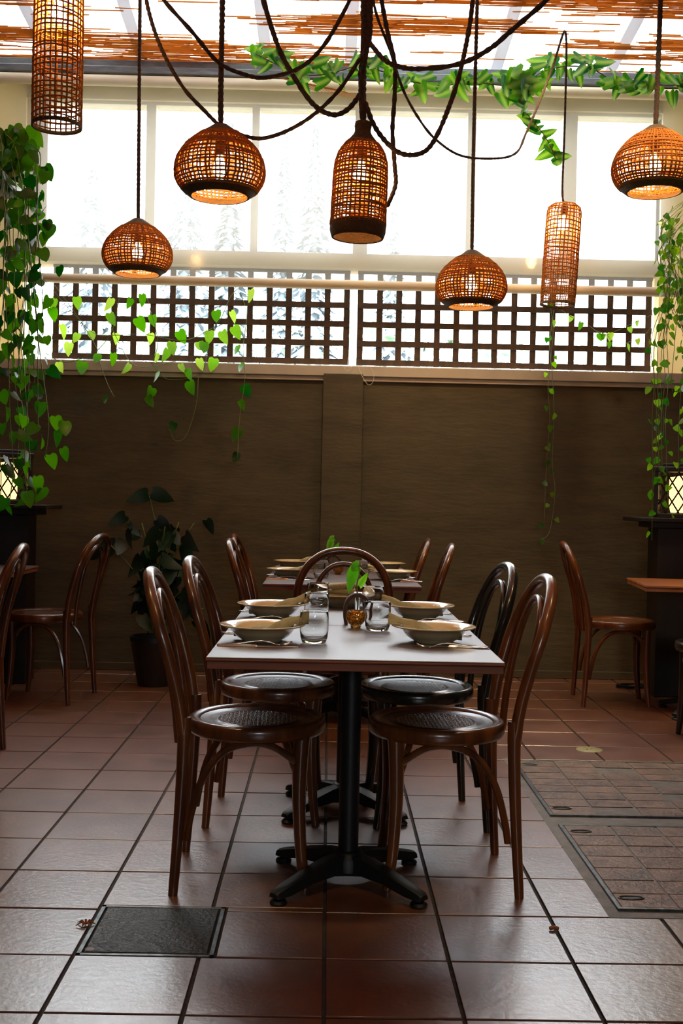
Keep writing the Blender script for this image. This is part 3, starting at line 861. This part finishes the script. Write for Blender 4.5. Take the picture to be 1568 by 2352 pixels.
tumbler(.160, 4.13, 'clear tumbler behind the dark wooden vase, right row')
tumbler(-.043, 5.80, 'clear tumbler on the back tables seen through the head chair')
tumbler(.165, 5.85, 'clear tumbler on the back tables at right, behind the chair hoop')
tumbler(-.05, 6.40, 'clear tumbler on the fourth table, left row')
vot = MB().lathe([(0, 0), (.015, 0), (.017, .004), (.016, .008), (.024, .014), (.031, .026), (.032, .038), (.028, .050), (.024, .056), (.022, .056), (.026, .048), (.029, .037), (.028, .027), (.021, .017), (0, .013)], 32)
def votive(x, y, label):
    t = thing('candle_holder', label, 'candle holder', (x, y, ZT), 0, 'amber candle holders')
    obj('glass_cup', vot.mesh('glass_cup', M['amber'], True), None, t)
    obj('candle', MB().lathe([(0, .016), (.018, .016), (.019, .026), (0, .027)], 20), M['ceramic'], t)
votive(.083, 3.590, 'round amber mercury-glass candle holder on the front tables')
votive(.048, 6.12, 'small amber candle holder on the back tables')

# ------------------------------------------------------------------ leaves and plants
def leaf_mesh(name, mat, notch=.10, wide=.40, bend=.25, arrow=False):
    if arrow: ol = [(0, .0), (.22, -.20), (.34, -.10), (.30, .18), (.25, .42), (.17, .70), (0, 1.0)]
    else: ol = [(0, .0), (.20, -notch), (wide * .92, .02), (wide, .24), (wide * .86, .48), (wide * .5, .76), (0, 1.0)]
    vs, n = [], len(ol)
    cl = [0, .04, .12, .28, .48, .74, 1.0]
    for i in range(n):
        v = cl[i]; vs.append((0, -bend * v * v, -v))
    for s in (1, -1):
        for u, v in ol[1:-1]:
            vs.append((s * u, -bend * v * v + .16 * abs(u), -v))
    fs = []
    for k, b in ((0, n), (1, n + n - 2)):
        for i in range(n - 1):
            a0, a1 = i, i + 1
            o0 = b + i - 1 if i > 0 else None
            o1 = b + i if i < n - 2 else None
            if o0 is None: f = (a0, o1, a1)
            elif o1 is None: f = (a0, o0, a1)
            else: f = (a0, o0, o1, a1)
            fs.append(f if k == 0 else f[::-1])
    return MB().add(vs, fs).mesh(name, mat, True)
LM = {k: leaf_mesh('leaf', M[k2], **kw) for k, k2, kw in (
    ('pothos', 'leaf', {}), ('small', 'leaf_small', dict(notch=.05, wide=.42, bend=.1)), ('pale', 'leaf_pale', dict(wide=.40)),
    ('ivy', 'leaf_ivy', dict(arrow=True, bend=.3)), ('dark', 'leaf_dark', dict(wide=.34, bend=.4)))}
def put_leaf(kind, p, size, parent, face=0, droop=0, spread=1.0, rr=R_):
    o = bpy.data.objects.new('leaf', LM[kind]); C.objects.link(o); o.parent = parent
    o.location = Vector(p) - parent.location
    o.rotation_euler = (rr.uniform(-.5, .7) * spread + droop, rr.uniform(-.7, .7) * spread, face + rr.uniform(-1.1, 1.1) * spread)
    s = size * rr.uniform(.75, 1.2)
    o.scale = (s, s, s)
    return o
def vine(parent, pts, kind, size, step, stem_r=.0016, stemm='bark', spread=1.0, off=.014, sub=5, skip=0):
    P = smoothpath(pts, sub)
    mb = MB().tube([p - parent.location for p in P], stem_r, 5)
    obj('stem', mb, M[stemm], parent, True)
    acc = 0; n = 0
    for i in range(1, len(P)):
        acc += (P[i] - P[i - 1]).length
        if acc >= step:
            acc = R_.uniform(-.2, .2) * step
            if i < skip: continue
            side = 1 if n % 2 else -1
            n += 1
            q = P[i] + Vector((side * off * R_.uniform(.5, 1.6), R_.uniform(-1, 1) * off, -off * .3))
            put_leaf(kind, q, size, parent, spread=spread)
    return n

# shelf with the trailing plant, upper left
t = thing('wall_shelf', 'pale board shelf sticking out at the upper left edge under the trailing plant', 'shelf', (-1.9, 4.9, 2.53))
obj('board', MB().box(-.45, .40, -.55, .50, 0, .035, .003), M['white_board'], t)
obj('bracket', MB().box(-.45, .30, .40, .44, -.10, 0, .002).box(-.45, .30, -.40, -.36, -.10, 0, .002), M['white_board'], t)
tp = thing('trailing_pothos', 'large green trailing plant in a dark pot, hanging down the left edge', 'potted plant', (-1.62, 5.22, 2.565))
obj('pot', MB().lathe([(0, 0), (.085, 0), (.115, .15), (.122, .155), (.122, .175), (.112, .175), (.105, .15), (0, .145)], 32), M['pot_dark'], tp)
rr = random.Random(5)
for k in range(19):
    f = k / 18
    px0 = 8 + 78 * f + rr.uniform(-8, 8)
    y_end = rr.choice([640, 760, 880, 980, 1080, 1160]) - (110 if px0 > 70 else 0)
    Yd = rr.uniform(4.95, 5.45)
    top = Vector((-1.60 + rr.uniform(-.1, .1), 5.22 + rr.uniform(-.08, .08), 2.75 + rr.uniform(0, .05)))
    pts = [top, at(px0 - 15 + rr.uniform(-15, 15), 300 + rr.uniform(0, 50), Yd)]
    yv = 420
    px = px0
    while yv < y_end:
        pts.append(at(px, yv, Yd)); yv += 110; px += rr.uniform(-12, 14)
    pts.append(at(px, y_end, Yd))
    vine(tp, pts, 'pothos', .066, .082, .0022, spread=1.2, off=.022, sub=6)
for _ in range(55):
    put_leaf('pothos', at(R_.uniform(-20, 75), R_.uniform(290, 400), R_.uniform(5.0, 5.35)), .07, tp, spread=1.4)
for px, py in ((103, 392), (135, 622), (115, 525), (150, 978), (108, 515), (143, 1040), (100, 1130), (62, 1140), (85, 1105), (130, 1000)):
    put_leaf('pothos', at(px, py - 10, 5.1), .075, tp, spread=.7)

# right trailing plant
tr_ = thing('trailing_vine', 'fine small-leaved plant trailing down the right edge', 'potted plant', (1.90, 4.95, 2.50))
obj('pot', MB().lathe([(0, 0), (.07, 0), (.11, .13), (.115, .135), (.115, .15), (.10, .15), (0, .12)], 28), M['pot_dark'], tr_)
obj('hanger', MB().tube([(0, 0, .14), (0, 0, .8), (0, 0, ceil_z(4.95) - 2.50)], .003, 6), M['rope'], tr_)
rr = random.Random(8)
for k in range(17):
    px0 = rr.uniform(1518, 1590) if k > 4 else 1495 + 9 * k
    y_end = rr.choice([800, 900, 960, 1020, 1090]) if k > 4 else [1240, 1130, 1080, 1010, 1180][k]
    Yd = rr.uniform(4.7, 5.1)
    pts = [Vector((1.86 + rr.uniform(-.06, .06), 4.93 + rr.uniform(-.05, .05), 2.64)), at(1548 + rr.uniform(-25, 30), 520 + rr.uniform(-30, 60), Yd)]
    px = 1540 + rr.uniform(-20, 30); yv = 660
    pts.append(at(px, yv, Yd)); px = px0; yv = 780
    while yv < y_end:
        pts.append(at(px, yv, Yd)); yv += 90; px += rr.uniform(-8, 7)
    pts.append(at(px, y_end, Yd))
    vine(tr_, pts, 'small', .032, .068, .0014, spread=1.2, off=.016, sub=6)
for _ in range(56):
    put_leaf('small', at(R_.uniform(1515, 1580) , R_.uniform(500, 720), R_.uniform(4.75, 5.1)), .04, tr_, spread=1.4)
# creeping tendrils in front of the right trellis
tc_ = thing('creeping_vine', 'pale tendrils creeping from the right plant across the right trellis', 'vine', at(1380, 760, 6.9))
for pth in ([(1500, 722), (1462, 738), (1425, 756), (1385, 770), (1352, 748), (1312, 728), (1290, 712)], [(1494, 752), (1478, 772), (1450, 784), (1418, 792), (1390, 768), (1362, 758)]):
    vine(tc_, [at(a, b, 6.9) for a, b in pth], 'pale', .050, .085, .002, spread=.8)
tc2 = thing('hanging_vine', 'thin vine hanging down the wall below the slim right-hand lamp', 'vine', at(1264, 705, 6.95))
vine(tc2, [at(1264, 668, 7.03)] + [at(a, b, 6.95) for a, b in ((1264, 703), (1270, 760), (1264, 830), (1258, 890), (1262, 960), (1256, 1040), (1252, 1120), (1250, 1200))], 'small', .040, .10, .0016)
vine(tc2, [at(a, b, 6.9) for a, b in ((1272, 712), (1262, 790), (1268, 860), (1272, 950), (1268, 1060), (1274, 1130), (1262, 1220), (1240, 1240))], 'small', .040, .12, .0016)
# pothos tendrils before the left trellis
tl_ = thing('draped_pothos', 'backlit pothos tendrils draped across the left trellis and sill', 'vine', at(330, 770, 6.85))
for pth in ([(100, 640), (150, 700), (215, 765), (262, 770), (330, 768), (420, 782), (480, 758), (505, 735), (530, 680), (548, 662)],
            [(125, 655), (180, 730), (222, 800), (230, 835), (246, 880), (262, 912)],
            [(278, 650), (268, 715), (252, 770), (212, 812), (150, 832), (106, 812)],
            [(330, 655), (345, 712), (355, 745), (362, 790), (352, 830)],
            [(256, 752), (300, 832), (345, 842), (400, 830)],
            [(482, 760), (472, 830), (455, 862), (390, 872), (362, 852), (345, 832)],
            [(455, 868), (450, 930), (428, 1000), (402, 1012), (388, 985)],
            [(548, 665), (566, 720), (558, 800), (562, 870), (550, 960), (545, 1060)]):
    P = smoothpath([at(a, b, 6.85) for a, b in pth], 5)
    obj('stem', MB().tube([p - tl_.location for p in P], .0020, 5), M['bark'], tl_, True)
for px, py in ((175, 697), (255, 700), (252, 733), (315, 745), (350, 738), (325, 690), (225, 828), (259, 826), (297, 850), (190, 845), (360, 870), (360, 826), (385, 815), (410, 775), (480, 775), (495, 728), (530, 730),
               (536, 765), (510, 775), (545, 808), (415, 850), (432, 862), (458, 838), (492, 838), (135, 846), (140, 760), (178, 780), (210, 775), (125, 700), (240, 925), (340, 925), (350, 905), (552, 850), (575, 680),
               (435, 890), (455, 800), (118, 722), (160, 802), (300, 700), (395, 800), (470, 800), (550, 935), (548, 1000), (545, 1055), (560, 900), (400, 985), (265, 780), (345, 780)):
    put_leaf('pale' if py < 880 else 'pothos', at(px, py - 14, 6.85 + R_.uniform(-.05, .05)), .080, tl_, spread=.8)  # leaves against the bright opening take the paler, backlight-tinted copy
# artificial ivy garland along the gutter
ga = thing('ivy_garland', 'variegated ivy garland strung along the gutter above the windows', 'garland', at(1000, 180, 6.75))
gp = [(588, 124), (640, 150), (700, 172), (760, 168), (830, 150), (880, 165), (950, 188), (1020, 196), (1080, 188), (1150, 196), (1200, 200), (1240, 168), (1300, 152), (1362, 160), (1420, 192), (1470, 186), (1530, 196), (1590, 190)]
def ivy_leaf(p, size):
    o = put_leaf('ivy', p, size, ga, spread=.6)
    o.rotation_euler = (R_.uniform(-.6, .8), R_.choice((-1, 1)) * R_.uniform(.1, 1.9), R_.uniform(-.7, .7))
G1 = smoothpath([at(a, b, 6.78) for a, b in gp], 5)
obj('stem', MB().tube([p - ga.location for p in G1], .004, 5), M['bark_brown'], ga, True)
for i, p in enumerate(G1):
    for k in range(2 if i % 2 else 1):
        ivy_leaf(p + Vector((R_.uniform(-.03, .03), R_.uniform(-.06, .03), R_.uniform(-.05, .07))), .105)
G2 = smoothpath([at(a, b, 6.7) for a, b in ((1185, 175), (1192, 235), (1215, 268), (1240, 298), (1262, 332), (1277, 368))], 3)
obj('stem', MB().tube([p - ga.location for p in G2], .003, 5), M['bark_brown'], ga, True)
for p in G2[1:]:
    ivy_leaf(p, .10)
for _ in range(12): ivy_leaf(at(R_.uniform(1165, 1225), R_.uniform(160, 225), 6.68), .14)
# dry twigs poking from the mat by the garland
dt = MB()
for k in range(14):
    a = at(640 + 10 * k, 178 + 2 * k, 6.9); b = at(700 + 12 * k, 205 + 2.5 * k, 6.9)
    dt.tube([a, (a + b) / 2 + Vector((0, 0, .01)), b], .0016, 4)
o = obj('reed_ends', dt, M['reed']); tag(o, 'loose reed ends sticking down from the mat behind the garland', 'reeds', kind='stuff')

# big dark plant on the floor, left
bp_ = thing('floor_plant', 'bushy potted plant standing in the dark left corner', 'potted plant', (-1.02, 6.62, 0))
obj('pot', MB().lathe([(0, 0), (.10, 0), (.145, .26), (.150, .265), (.150, .29), (.138, .29), (.13, .25), (0, .25)], 32), M['pot_dark'], bp_)
rr = random.Random(4)
for k in range(17):
    a = rr.uniform(0, 2 * PI); rad = rr.uniform(.05, .30); hh_ = rr.uniform(.45, .98)
    pts = [Vector((0, 0, .25)), Vector((rad * .3 * math.cos(a), rad * .3 * math.sin(a), .25 + (hh_ - .25) * .6)), Vector((rad * math.cos(a), rad * math.sin(a) * .8, hh_))]
    obj('stem', MB().tube(smoothpath(pts, 4), .004, 5), M['bark'], bp_, True)
    for j in range(7):
        f = rr.uniform(.35, 1.05)
        p = pts[1].lerp(pts[2], max(0, (f - .35) / .65)) + Vector((rr.uniform(-.08, .08), rr.uniform(-.08, .06), rr.uniform(-.04, .06)))
        put_leaf('dark', p + bp_.location, .12, bp_, spread=1.3, rr=rr)
st = [Vector((0, 0, .3)), Vector((.02, 0, .8)), Vector((-.03, 0, 1.02)), Vector((-.05, -.02, 1.12))]
obj('stem', MB().tube(smoothpath(st, 4), .004, 5), M['bark'], bp_, True)
for dx, dz, ang in ((-.06, 1.13, 1.2), (-.03, 1.14, -1.2), (-.19, 1.0, 1.0), (.0, .98, -.9)):
    o = put_leaf('dark', bp_.location + Vector((dx, -.02, dz)), .12, bp_, spread=.1)
    o.rotation_euler = (.2, ang, 0)

# bud vases
def budvase(x, y, label, full=True):
    t = thing('bud_vase', label, 'vase', (x, y, ZT), 0, 'wooden bud vases with a cutting')
    a_ = [(-.036, 0, .002), (-.041, 0, .034), (-.037, 0, .068), (-.022, 0, .090), (0, 0, .098), (.022, 0, .090), (.037, 0, .068), (.041, 0, .034), (.036, 0, .002)]
    ar = MB(); P = smoothpath(a_, 4); vs = []
    for i, p in enumerate(P):
        tn = (P[min(i + 1, len(P) - 1)] - P[max(0, i - 1)]).normalized(); nrm = Vector((tn.z, 0, -tn.x))
        for yy, k in ((-.022, -.006), (.022, -.006), (.022, .006), (-.022, .006)): vs.append(p + nrm * k + Vector((0, yy, 0)))
    fs = [(i * 4 + j, i * 4 + (j + 1) % 4, (i + 1) * 4 + (j + 1) % 4, (i + 1) * 4 + j) for i in range(len(P) - 1) for j in range(4)] + [(3, 2, 1, 0), tuple((len(P) - 1) * 4 + j for j in range(4))]
    obj('wooden_arch', ar.add(vs, fs), M['walnut'], t)
    obj('glass_tube', MB().lathe([(0, .008), (.007, .010), (.0085, .016), (.0085, .100), (.011, .104), (.0095, .104), (.0072, .100), (.0072, .017), (0, .012)], 20), M['glass'], t, True)
    sp = smoothpath([(0, 0, .02), (.001, 0, .08), (-.003, 0, .13), (.004, 0, .165), (.002, 0, .192), (-.006, 0, .198)], 4)
    s = obj('stem', MB().tube(sp, .0022, 6), M['bark'], t, True)
    l1 = leaf_mesh('leaf', M['leaf_cut'], wide=.25, bend=.55)
    for (p, rot, sz) in (((-.008, -.004, .186), (.1, .42, .3), .085), ((.002, -.004, .196), (-.5, 1.35, .2), .068), ((.004, -.002, .128), (.3, -2.55, -.2), .050)):
        o = bpy.data.objects.new('leaf', l1); C.objects.link(o); o.parent = t; o.location = p; o.rotation_euler = rot; o.scale = (sz, sz, sz)
    return t
budvase(.090, 3.69, 'dark wooden arch vase with a green cutting on the front tables')
bv = budvase(.020, 6.22, 'dark wooden arch vase with a cutting on the back tables')

# ------------------------------------------------------------------ pendant lamps
def weave(mb, prof, nm, rings, rad, rr):
    """net of twine: meridians and rings over a profile [(r, z), ...], z falling"""
    def rz(t_):
        f = t_ * (len(prof) - 1); i = min(int(f), len(prof) - 2); k = f - i
        return prof[i][0] + (prof[i + 1][0] - prof[i][0]) * k, prof[i][1] + (prof[i + 1][1] - prof[i][1]) * k
    ns = max(rings, 16)
    for m_ in range(nm):
        a0 = 2 * PI * m_ / nm + rr.uniform(-.025, .025)
        pts = []
        for i in range(ns + 1):
            r, z = rz(i / ns); a = a0 + rr.uniform(-.010, .010)
            pts.append(((r + rr.uniform(-.001, .001)) * math.cos(a), (r + rr.uniform(-.001, .001)) * math.sin(a), z))
        mb.tube(pts, rad * rr.uniform(.8, 1.25), 4, cap=False)
    for k in range(rings + 1):
        tt = min(1, max(0, k / rings + rr.uniform(-.2, .2) / rings))
        r, z = rz(tt); ph = rr.uniform(0, 6); am = rr.uniform(.001, .004)
        n = max(nm, 24)
        pts = []
        for i in range(n + 1):
            a = 2 * PI * i / n
            zz_ = z + am * math.sin(2 * a + ph) + (rr.uniform(-.0012, .0012) if i < n else 0)
            pts.append((r * math.cos(a), r * math.sin(a), zz_))
        pts[-1] = pts[0]
        mb.tube(pts, rad * rr.uniform(.8, 1.3), 4, cap=False, ref=(0, 0, 1))
def resample(prof, n):
    L = [0]
    for i in range(1, len(prof)): L.append(L[-1] + math.hypot(prof[i][0] - prof[i - 1][0], prof[i][1] - prof[i - 1][1]))
    out = []
    for k in range(n + 1):
        d = L[-1] * k / n
        i = max(j for j in range(len(L) - 1) if L[j] <= d + 1e-9)
        f = (d - L[i]) / (L[i + 1] - L[i] or 1)
        out.append((prof[i][0] + (prof[i + 1][0] - prof[i][0]) * f, prof[i][1] + (prof[i + 1][1] - prof[i][1]) * f))
    return out
def smoothprof(prof, n):
    P = smoothpath([(r, 0, z) for r, z in prof], 5)
    return resample([(p.x, p.z) for p in P], n)
ROPE = dict(n=8, lob=.16, twist=230)
def rope_mesh(pts, r, sub=8):
    P = smoothpath(pts, sub)
    # even, fine spacing so that the lay of the rope shows
    Q = [P[0]]; 
    for p in P[1:]:
        d = (p - Q[-1]).length
        k = max(1, int(d / .012))
        a = Q[-1].copy()
        for i in range(1, k + 1): Q.append(a.lerp(p, i / k))
    return MB().tube(Q, r, **ROPE)
def pendant(kind, c, label, top_pts, bulbz=-.02, tilt=(0, 0), cord_r=.010, seed=1):
    rr = random.Random(seed)
    t = thing('pendant_lamp', label, 'lamp', c, 0, 'woven pendant lamps')
    rot = Euler((tilt[0], tilt[1], 0)).to_matrix()
    def tl(mb): mb.v = [tuple(rot @ Vector(v)) for v in mb.v]; return mb
    if kind == 'globe':
        prof = smoothprof([(.030, .176), (.052, .160), (.080, .140), (.140, .090), (.176, .040), (.190, -.010), (.186, -.055), (.162, -.095), (.124, -.128)], 60)
        topn, botn, nm, rings, rad = 12, 53, 60, 18, .0040
        tz = .176
    elif kind == 'bottle':
        prof = smoothprof([(.033, .250), (.037, .235), (.036, .205), (.066, .165), (.094, .125), (.110, .075), (.114, 0), (.115, -.10), (.117, -.19), (.116, -.215), (.108, -.240)], 60)
        topn, botn, nm, rings, rad = 13, 53, 40, 28, .0038
        tz = .25
    else:
        prof = smoothprof([(.030, .296), (.070, .292), (.092, .272), (.098, .235), (.100, 0), (.100, -.27), (.101, -.296)], 60)
        topn, botn, nm, rings, rad = 3, 58, 27, 27, .0035
        tz = .296
    mb = MB(); weave(mb, prof[topn - 1:botn + 2], nm, rings, rad, rr)
    obj('woven_shade', tl(mb), M['weave'], t, True)
    cr = prof[:topn + 1]
    sh = [(0.012, cr[0][1] + .004)] + cr
    inner = [(max(.010, r - .004), z - .003) for r, z in sh][::-1]
    if kind != 'tube': obj('felted_crown', tl(MB().lathe(sh + inner, 44, closed=True)), M['rim'], t, True)
    bt = prof[botn:]
    inner = [(r - .006, z) for r, z in bt][::-1]
    obj('rim_band', tl(MB().lathe([(r + .0025, z) for r, z in bt] + inner, 44, closed=True)), M['rim'], t, True)
    bz = tz - {'globe': .085, 'bottle': .12, 'tube': .02}[kind]
    sk = obj('bulb_socket', tl(MB().lathe([(.008, tz), (.008, bz + .02), (.020, bz + .015), (.021, bz - .04), (.014, bz - .045)], 18)), M['socket'], t)
    b0 = bz - .045
    obj('bulb', tl(MB().lathe([(.011, b0), (.014, b0 - .012), (.026, b0 - .040), (.030, b0 - .058), (.024, b0 - .078), (.008, b0 - .088)], 16)), M['bulb'], t, True)
    tp0 = rot @ Vector((0, 0, tz))
    pts = [tp0] + [Vector(p) - Vector(c) for p in top_pts]
    obj('hanging_cord', rope_mesh(pts, cord_r), M['rope'], t, True)
    return t
def up_to(p, Y):   # a point under the ceiling above p
    return Vector((p.x, Y, ceil_z(Y)))
cA = at(505, 383, 4.75)
pendant('globe', cA, 'large round woven pendant lamp, left of the bottle-shaped one', [at(508, 150, 4.75), up_to(at(510, 0, 4.75), 4.75)], cord_r=.0115, seed=1)
cB = at(316, 577, 6.2)
pendant('globe', cB, 'round woven pendant lamp hanging lowest on the left', [at(319, 300, 6.2), up_to(at(321, 0, 6.2), 6.2)], seed=2)
cC = at(1082, 651, 6.05)
pendant('globe', cC, 'round woven pendant lamp in front of the right trellis', [at(1088, 300, 6.05), up_to(at(1096, 0, 6.05), 6.05)], seed=3)
cD = at(1503, 378, 5.1)
pendant('globe', cD, 'round woven pendant lamp cut by the right edge', [at(1511, 150, 5.1), up_to(at(1520, 0, 5.1), 5.1)], cord_r=.0115, seed=4)
cE = at(827, 417, 4.75)
pendant('bottle', cE, 'bottle-shaped woven pendant lamp in the middle of the rope bundle', [at(834, 150, 4.75), up_to(at(842, 0, 4.75), 4.75)], cord_r=.014, tilt=(0, .03), seed=5)
cF = at(133, 128, 4.66)
pendant('tube', cF, 'long tube-shaped woven lamp at the upper left', [cF + Vector((0, 0, .5)), up_to(cF, 4.66)], seed=6)
cG = at(1288, 586, 6.55)
pendant('tube', cG, 'slim tube-shaped woven lamp at right, below the ivy end', [at(1291, 440, 6.55), at(1296, 300, 6.5), at(1300, 150, 6.4), at(1300, 90, 6.3), at(1296, 72, 6.25), at(1288, 92, 6.2), at(1270, 150, 6.1), at(1240, 230, 6.0),
        at(1208, 305, 5.9), at(1186, 350, 5.8), at(1140, 364, 5.7), at(1060, 358, 5.5), at(1000, 320, 5.3), at(960, 270, 5.15), at(925, 205, 5.0), at(895, 115, 4.95), at(862, 25, 4.9), at(850, -60, 4.85)], tilt=(0, .05), cord_r=.0062, seed=7)
# draped ropes between the lamps
def rope(pts, r, label):
    o = obj('hanging_rope', rope_mesh([at(*p) for p in pts], r), M['rope'], None, True)
    tag(o, label, 'rope', 'brown ropes draped below the ceiling')
rope([(325, -80, 4.9), (340, 20, 4.9), (372, 115, 4.85), (420, 200, 4.8), (470, 255, 4.78), (503, 288, 4.76)], .0085, 'rope sloping down from top left to the big round lamp')
rope([(553, 310, 4.76), (600, 318, 4.75), (660, 300, 4.75), (722, 262, 4.75), (780, 205, 4.75), (826, 135, 4.75)], .0085, 'rope rising from the big round lamp shoulder to the central bundle')
rope([(340, -60, 4.6), (376, 0, 4.6), (440, 72, 4.6), (500, 142, 4.65), (558, 170, 4.65), (612, 178, 4.65), (690, 155, 4.65), (748, 98, 4.65), (802, 2, 4.65), (825, -60, 4.65)], .0085, 'rope swag crossing the large lamp cord high at left')
rope([(590, -70, 4.7), (606, 5, 4.7), (640, 110, 4.7), (680, 185, 4.72), (722, 242, 4.75), (765, 264, 4.78), (800, 250, 4.78), (828, 215, 4.76)], .0105, 'thick rope swag dipping left of the bottle-shaped lamp')
rope([(850, 100, 4.7), (880, 135, 4.65), (912, 152, 4.62), (960, 158, 4.6), (1050, 148, 4.55), (1120, 115, 4.5), (1180, 65, 4.45), (1255, 0, 4.4), (1320, -70, 4.35)], .0100, 'rope swag running up to the top right from the bundle')
rope([(868, -60, 4.8), (876, 0, 4.8), (890, 75, 4.8), (906, 145, 4.8), (906, 220, 4.8), (901, 300, 4.8), (906, 380, 4.8), (908, 425, 4.78), (889, 474, 4.76)], .0095, 'rope hanging beside the bottle-shaped lamp, ending at its side')
rope([(1096, -70, 5.0), (1085, 5, 5.0), (1078, 60, 5.0), (1060, 150, 4.95), (1040, 220, 4.9), (1006, 305, 4.85), (975, 348, 4.82), (930, 355, 4.8), (895, 335, 4.78), (860, 290, 4.76), (838, 235, 4.75)], .0105, 'thick rope loop from the bottle-shaped lamp up to the right')
rope([(858, -60, 4.72), (850, 20, 4.72), (848, 80, 4.72), (838, 130, 4.72), (830, 200, 4.73), (832, 262, 4.74)], .0125, 'rope twisted around the central lamp cord, right strand')
rope([(836, -60, 4.78), (834, 40, 4.78), (840, 110, 4.76), (828, 170, 4.76), (836, 240, 4.76)], .0115, 'rope twisted around the central lamp cord, left strand')

# ------------------------------------------------------------------ lanterns
def lantern(c, rz, s, label, slabel, sw):
    t = thing('lantern', label, 'lantern', c, rz, 'lattice lanterns on pedestals')
    w2, H = .125, .30
    f = MB()
    for sx in (-1, 1):
        for sy in (-1, 1): f.box(sx * w2 - .012, sx * w2 + .012, sy * w2 - .012, sy * w2 + .012, 0, H, .002)
    f.box(-w2 - .012, w2 + .012, -w2 - .012, w2 + .012, 0, .025, .003)
    obj('frame', f, M['dark_wood'], t)
    obj('lid', MB().box(-w2 - .018, w2 + .018, -w2 - .018, w2 + .018, H - .03, H, .004).box(-w2 + .03, w2 - .03, -w2 + .03, w2 - .03, H, H + .02, .004), M['dark_wood'], t)
    for q in range(4):
        a = q * PI / 2; ca, sa = math.cos(a), math.sin(a)
        lt = MB()
        for d in (-1, 1):
            for k in range(-4, 5):
                # slanted bars clipped to the face
                x0 = k * .07
                p = []
                for z in (.025, H - .03):
                    p.append((x0 + d * (z - H / 2) * .62, z))
                (xa, za), (xb, zb2) = p
                pts = []
                for f_ in [i / 24 for i in range(25)]:
                    x = xa + (xb - xa) * f_; z = za + (zb2 - za) * f_
                    if abs(x) < w2 - .008: pts.append((x, -w2, z))
                if len(pts) > 2: lt.tube([pts[0], pts[-1]], .0042, 4)
        lt.v = [(x * ca - y * sa, x * sa + y * ca, z) for x, y, z in lt.v]
        obj('lattice_side', lt, M['dark_wood'], t)
    obj('candle_glow', MB().lathe([(0, .03), (.060, .03), (.068, .06), (.068, .24), (.0, .25)], 20), M['paper'], t, True, label='glowing cream paper cylinder')
    p = thing('lantern_pedestal', slabel, 'pedestal', (c[0] + sw * .06, c[1], 0), 0, 'dark pedestals under the lanterns')
    obj('column', MB().box(-.10, .10, -.10, .10, .0, c[2] - .06, .004), M['dark_wood'], p)
    obj('top_board', MB().box(-.23, .23, -.20, .20, c[2] - .025, c[2], .004).box(-.15, .15, -.14, .14, c[2] - .06, c[2] - .025, .003), M['dark_wood'], p)
cl = at(12, 1155, 6.65)
lantern((cl.x, 6.65, at(12, 1158, 6.5).z), .38, 1, 'glowing lattice lantern at the left edge, partly covered by leaves', 'dark pedestal carrying the left-edge lantern', 1)
cr_ = at(1562, 1183, 6.62)
lantern((cr_.x, 6.62, at(1562, 1190, 6.5).z), -.42, 1, 'glowing lattice lantern at the right edge below the trailing vine', 'dark pedestal carrying the right-edge lantern behind the orange table', -1)

ls = MB()
ls.tube(smoothpath([at(a, b, 7.10) for a, b in ((797, 838), (800, 820), (803, 836), (806, 846), (798, 852), (791, 846), (792, 838))], 4), .0014, 5)
ls.tube(smoothpath([at(a, b, 7.06) for a, b in ((822, 840), (828, 856), (836, 872), (846, 884), (856, 878), (858, 858), (850, 842))], 4), .0014, 5)
o = obj('loose_string', ls, M['cream']); tag(o, 'loose pale string curling over the sill above the pillar', 'string')
# ------------------------------------------------------------------ unseen warm spots, added above the frame to light the room
def spot(x, y, target, watts, cone, label):
    z = ceil_z(y) - .16
    t = thing('added_spot', label, 'spotlight', (x, y, z), 0, 'added warm ceiling spots')
    d = (Vector(target) - Vector((x, y, z))).normalized()
    q = d.to_track_quat('-Z', 'Y')
    h = obj('housing', MB().lathe([(.035, .10), (.045, .08), (.048, -.02), (.040, -.02), (.037, .06), (0, .07)], 20), M['socket'], t)
    h.rotation_euler = q.to_euler()
    obj('mount', MB().tube([(0, 0, .05), (0, 0, .10), (0, 0, .15)], .012, 8), M['socket'], t)
    l = bpy.data.lights.new('added_spot_lamp', 'SPOT')
    l.energy = watts; l.spot_size = math.radians(cone); l.spot_blend = .9; l.shadow_soft_size = .12; l.color = (1, .78, .46)
    o = bpy.data.objects.new('added_spot_lamp', l); C.objects.link(o); o.parent = t; o.rotation_euler = q.to_euler(); o.location = d * .03
spot(.05, 5.7, (.15, 7.15, .75), 85, 56, 'added warm ceiling spot washing the back wall beside the pillar')
spot(1.10, 5.7, (1.05, 7.15, .75), 85, 56, 'added warm ceiling spot washing the back wall further right')
spot(1.5, 4.4, (1.3, 5.9, .0), 240, 44, 'added warm ceiling spot aimed at the floor by the lone chair')
spot(-1.5, 2.5, (-.42, 3.4, .85), 90, 26, 'added warm ceiling spot aimed at the left chairs')
spot(1.8, 2.5, (.52, 3.4, .85), 90, 26, 'added warm ceiling spot aimed at the right chairs')
spot(.3, .7, (.06, 3.45, .75), 90, 26, 'added warm ceiling spot aimed at the nearest table')
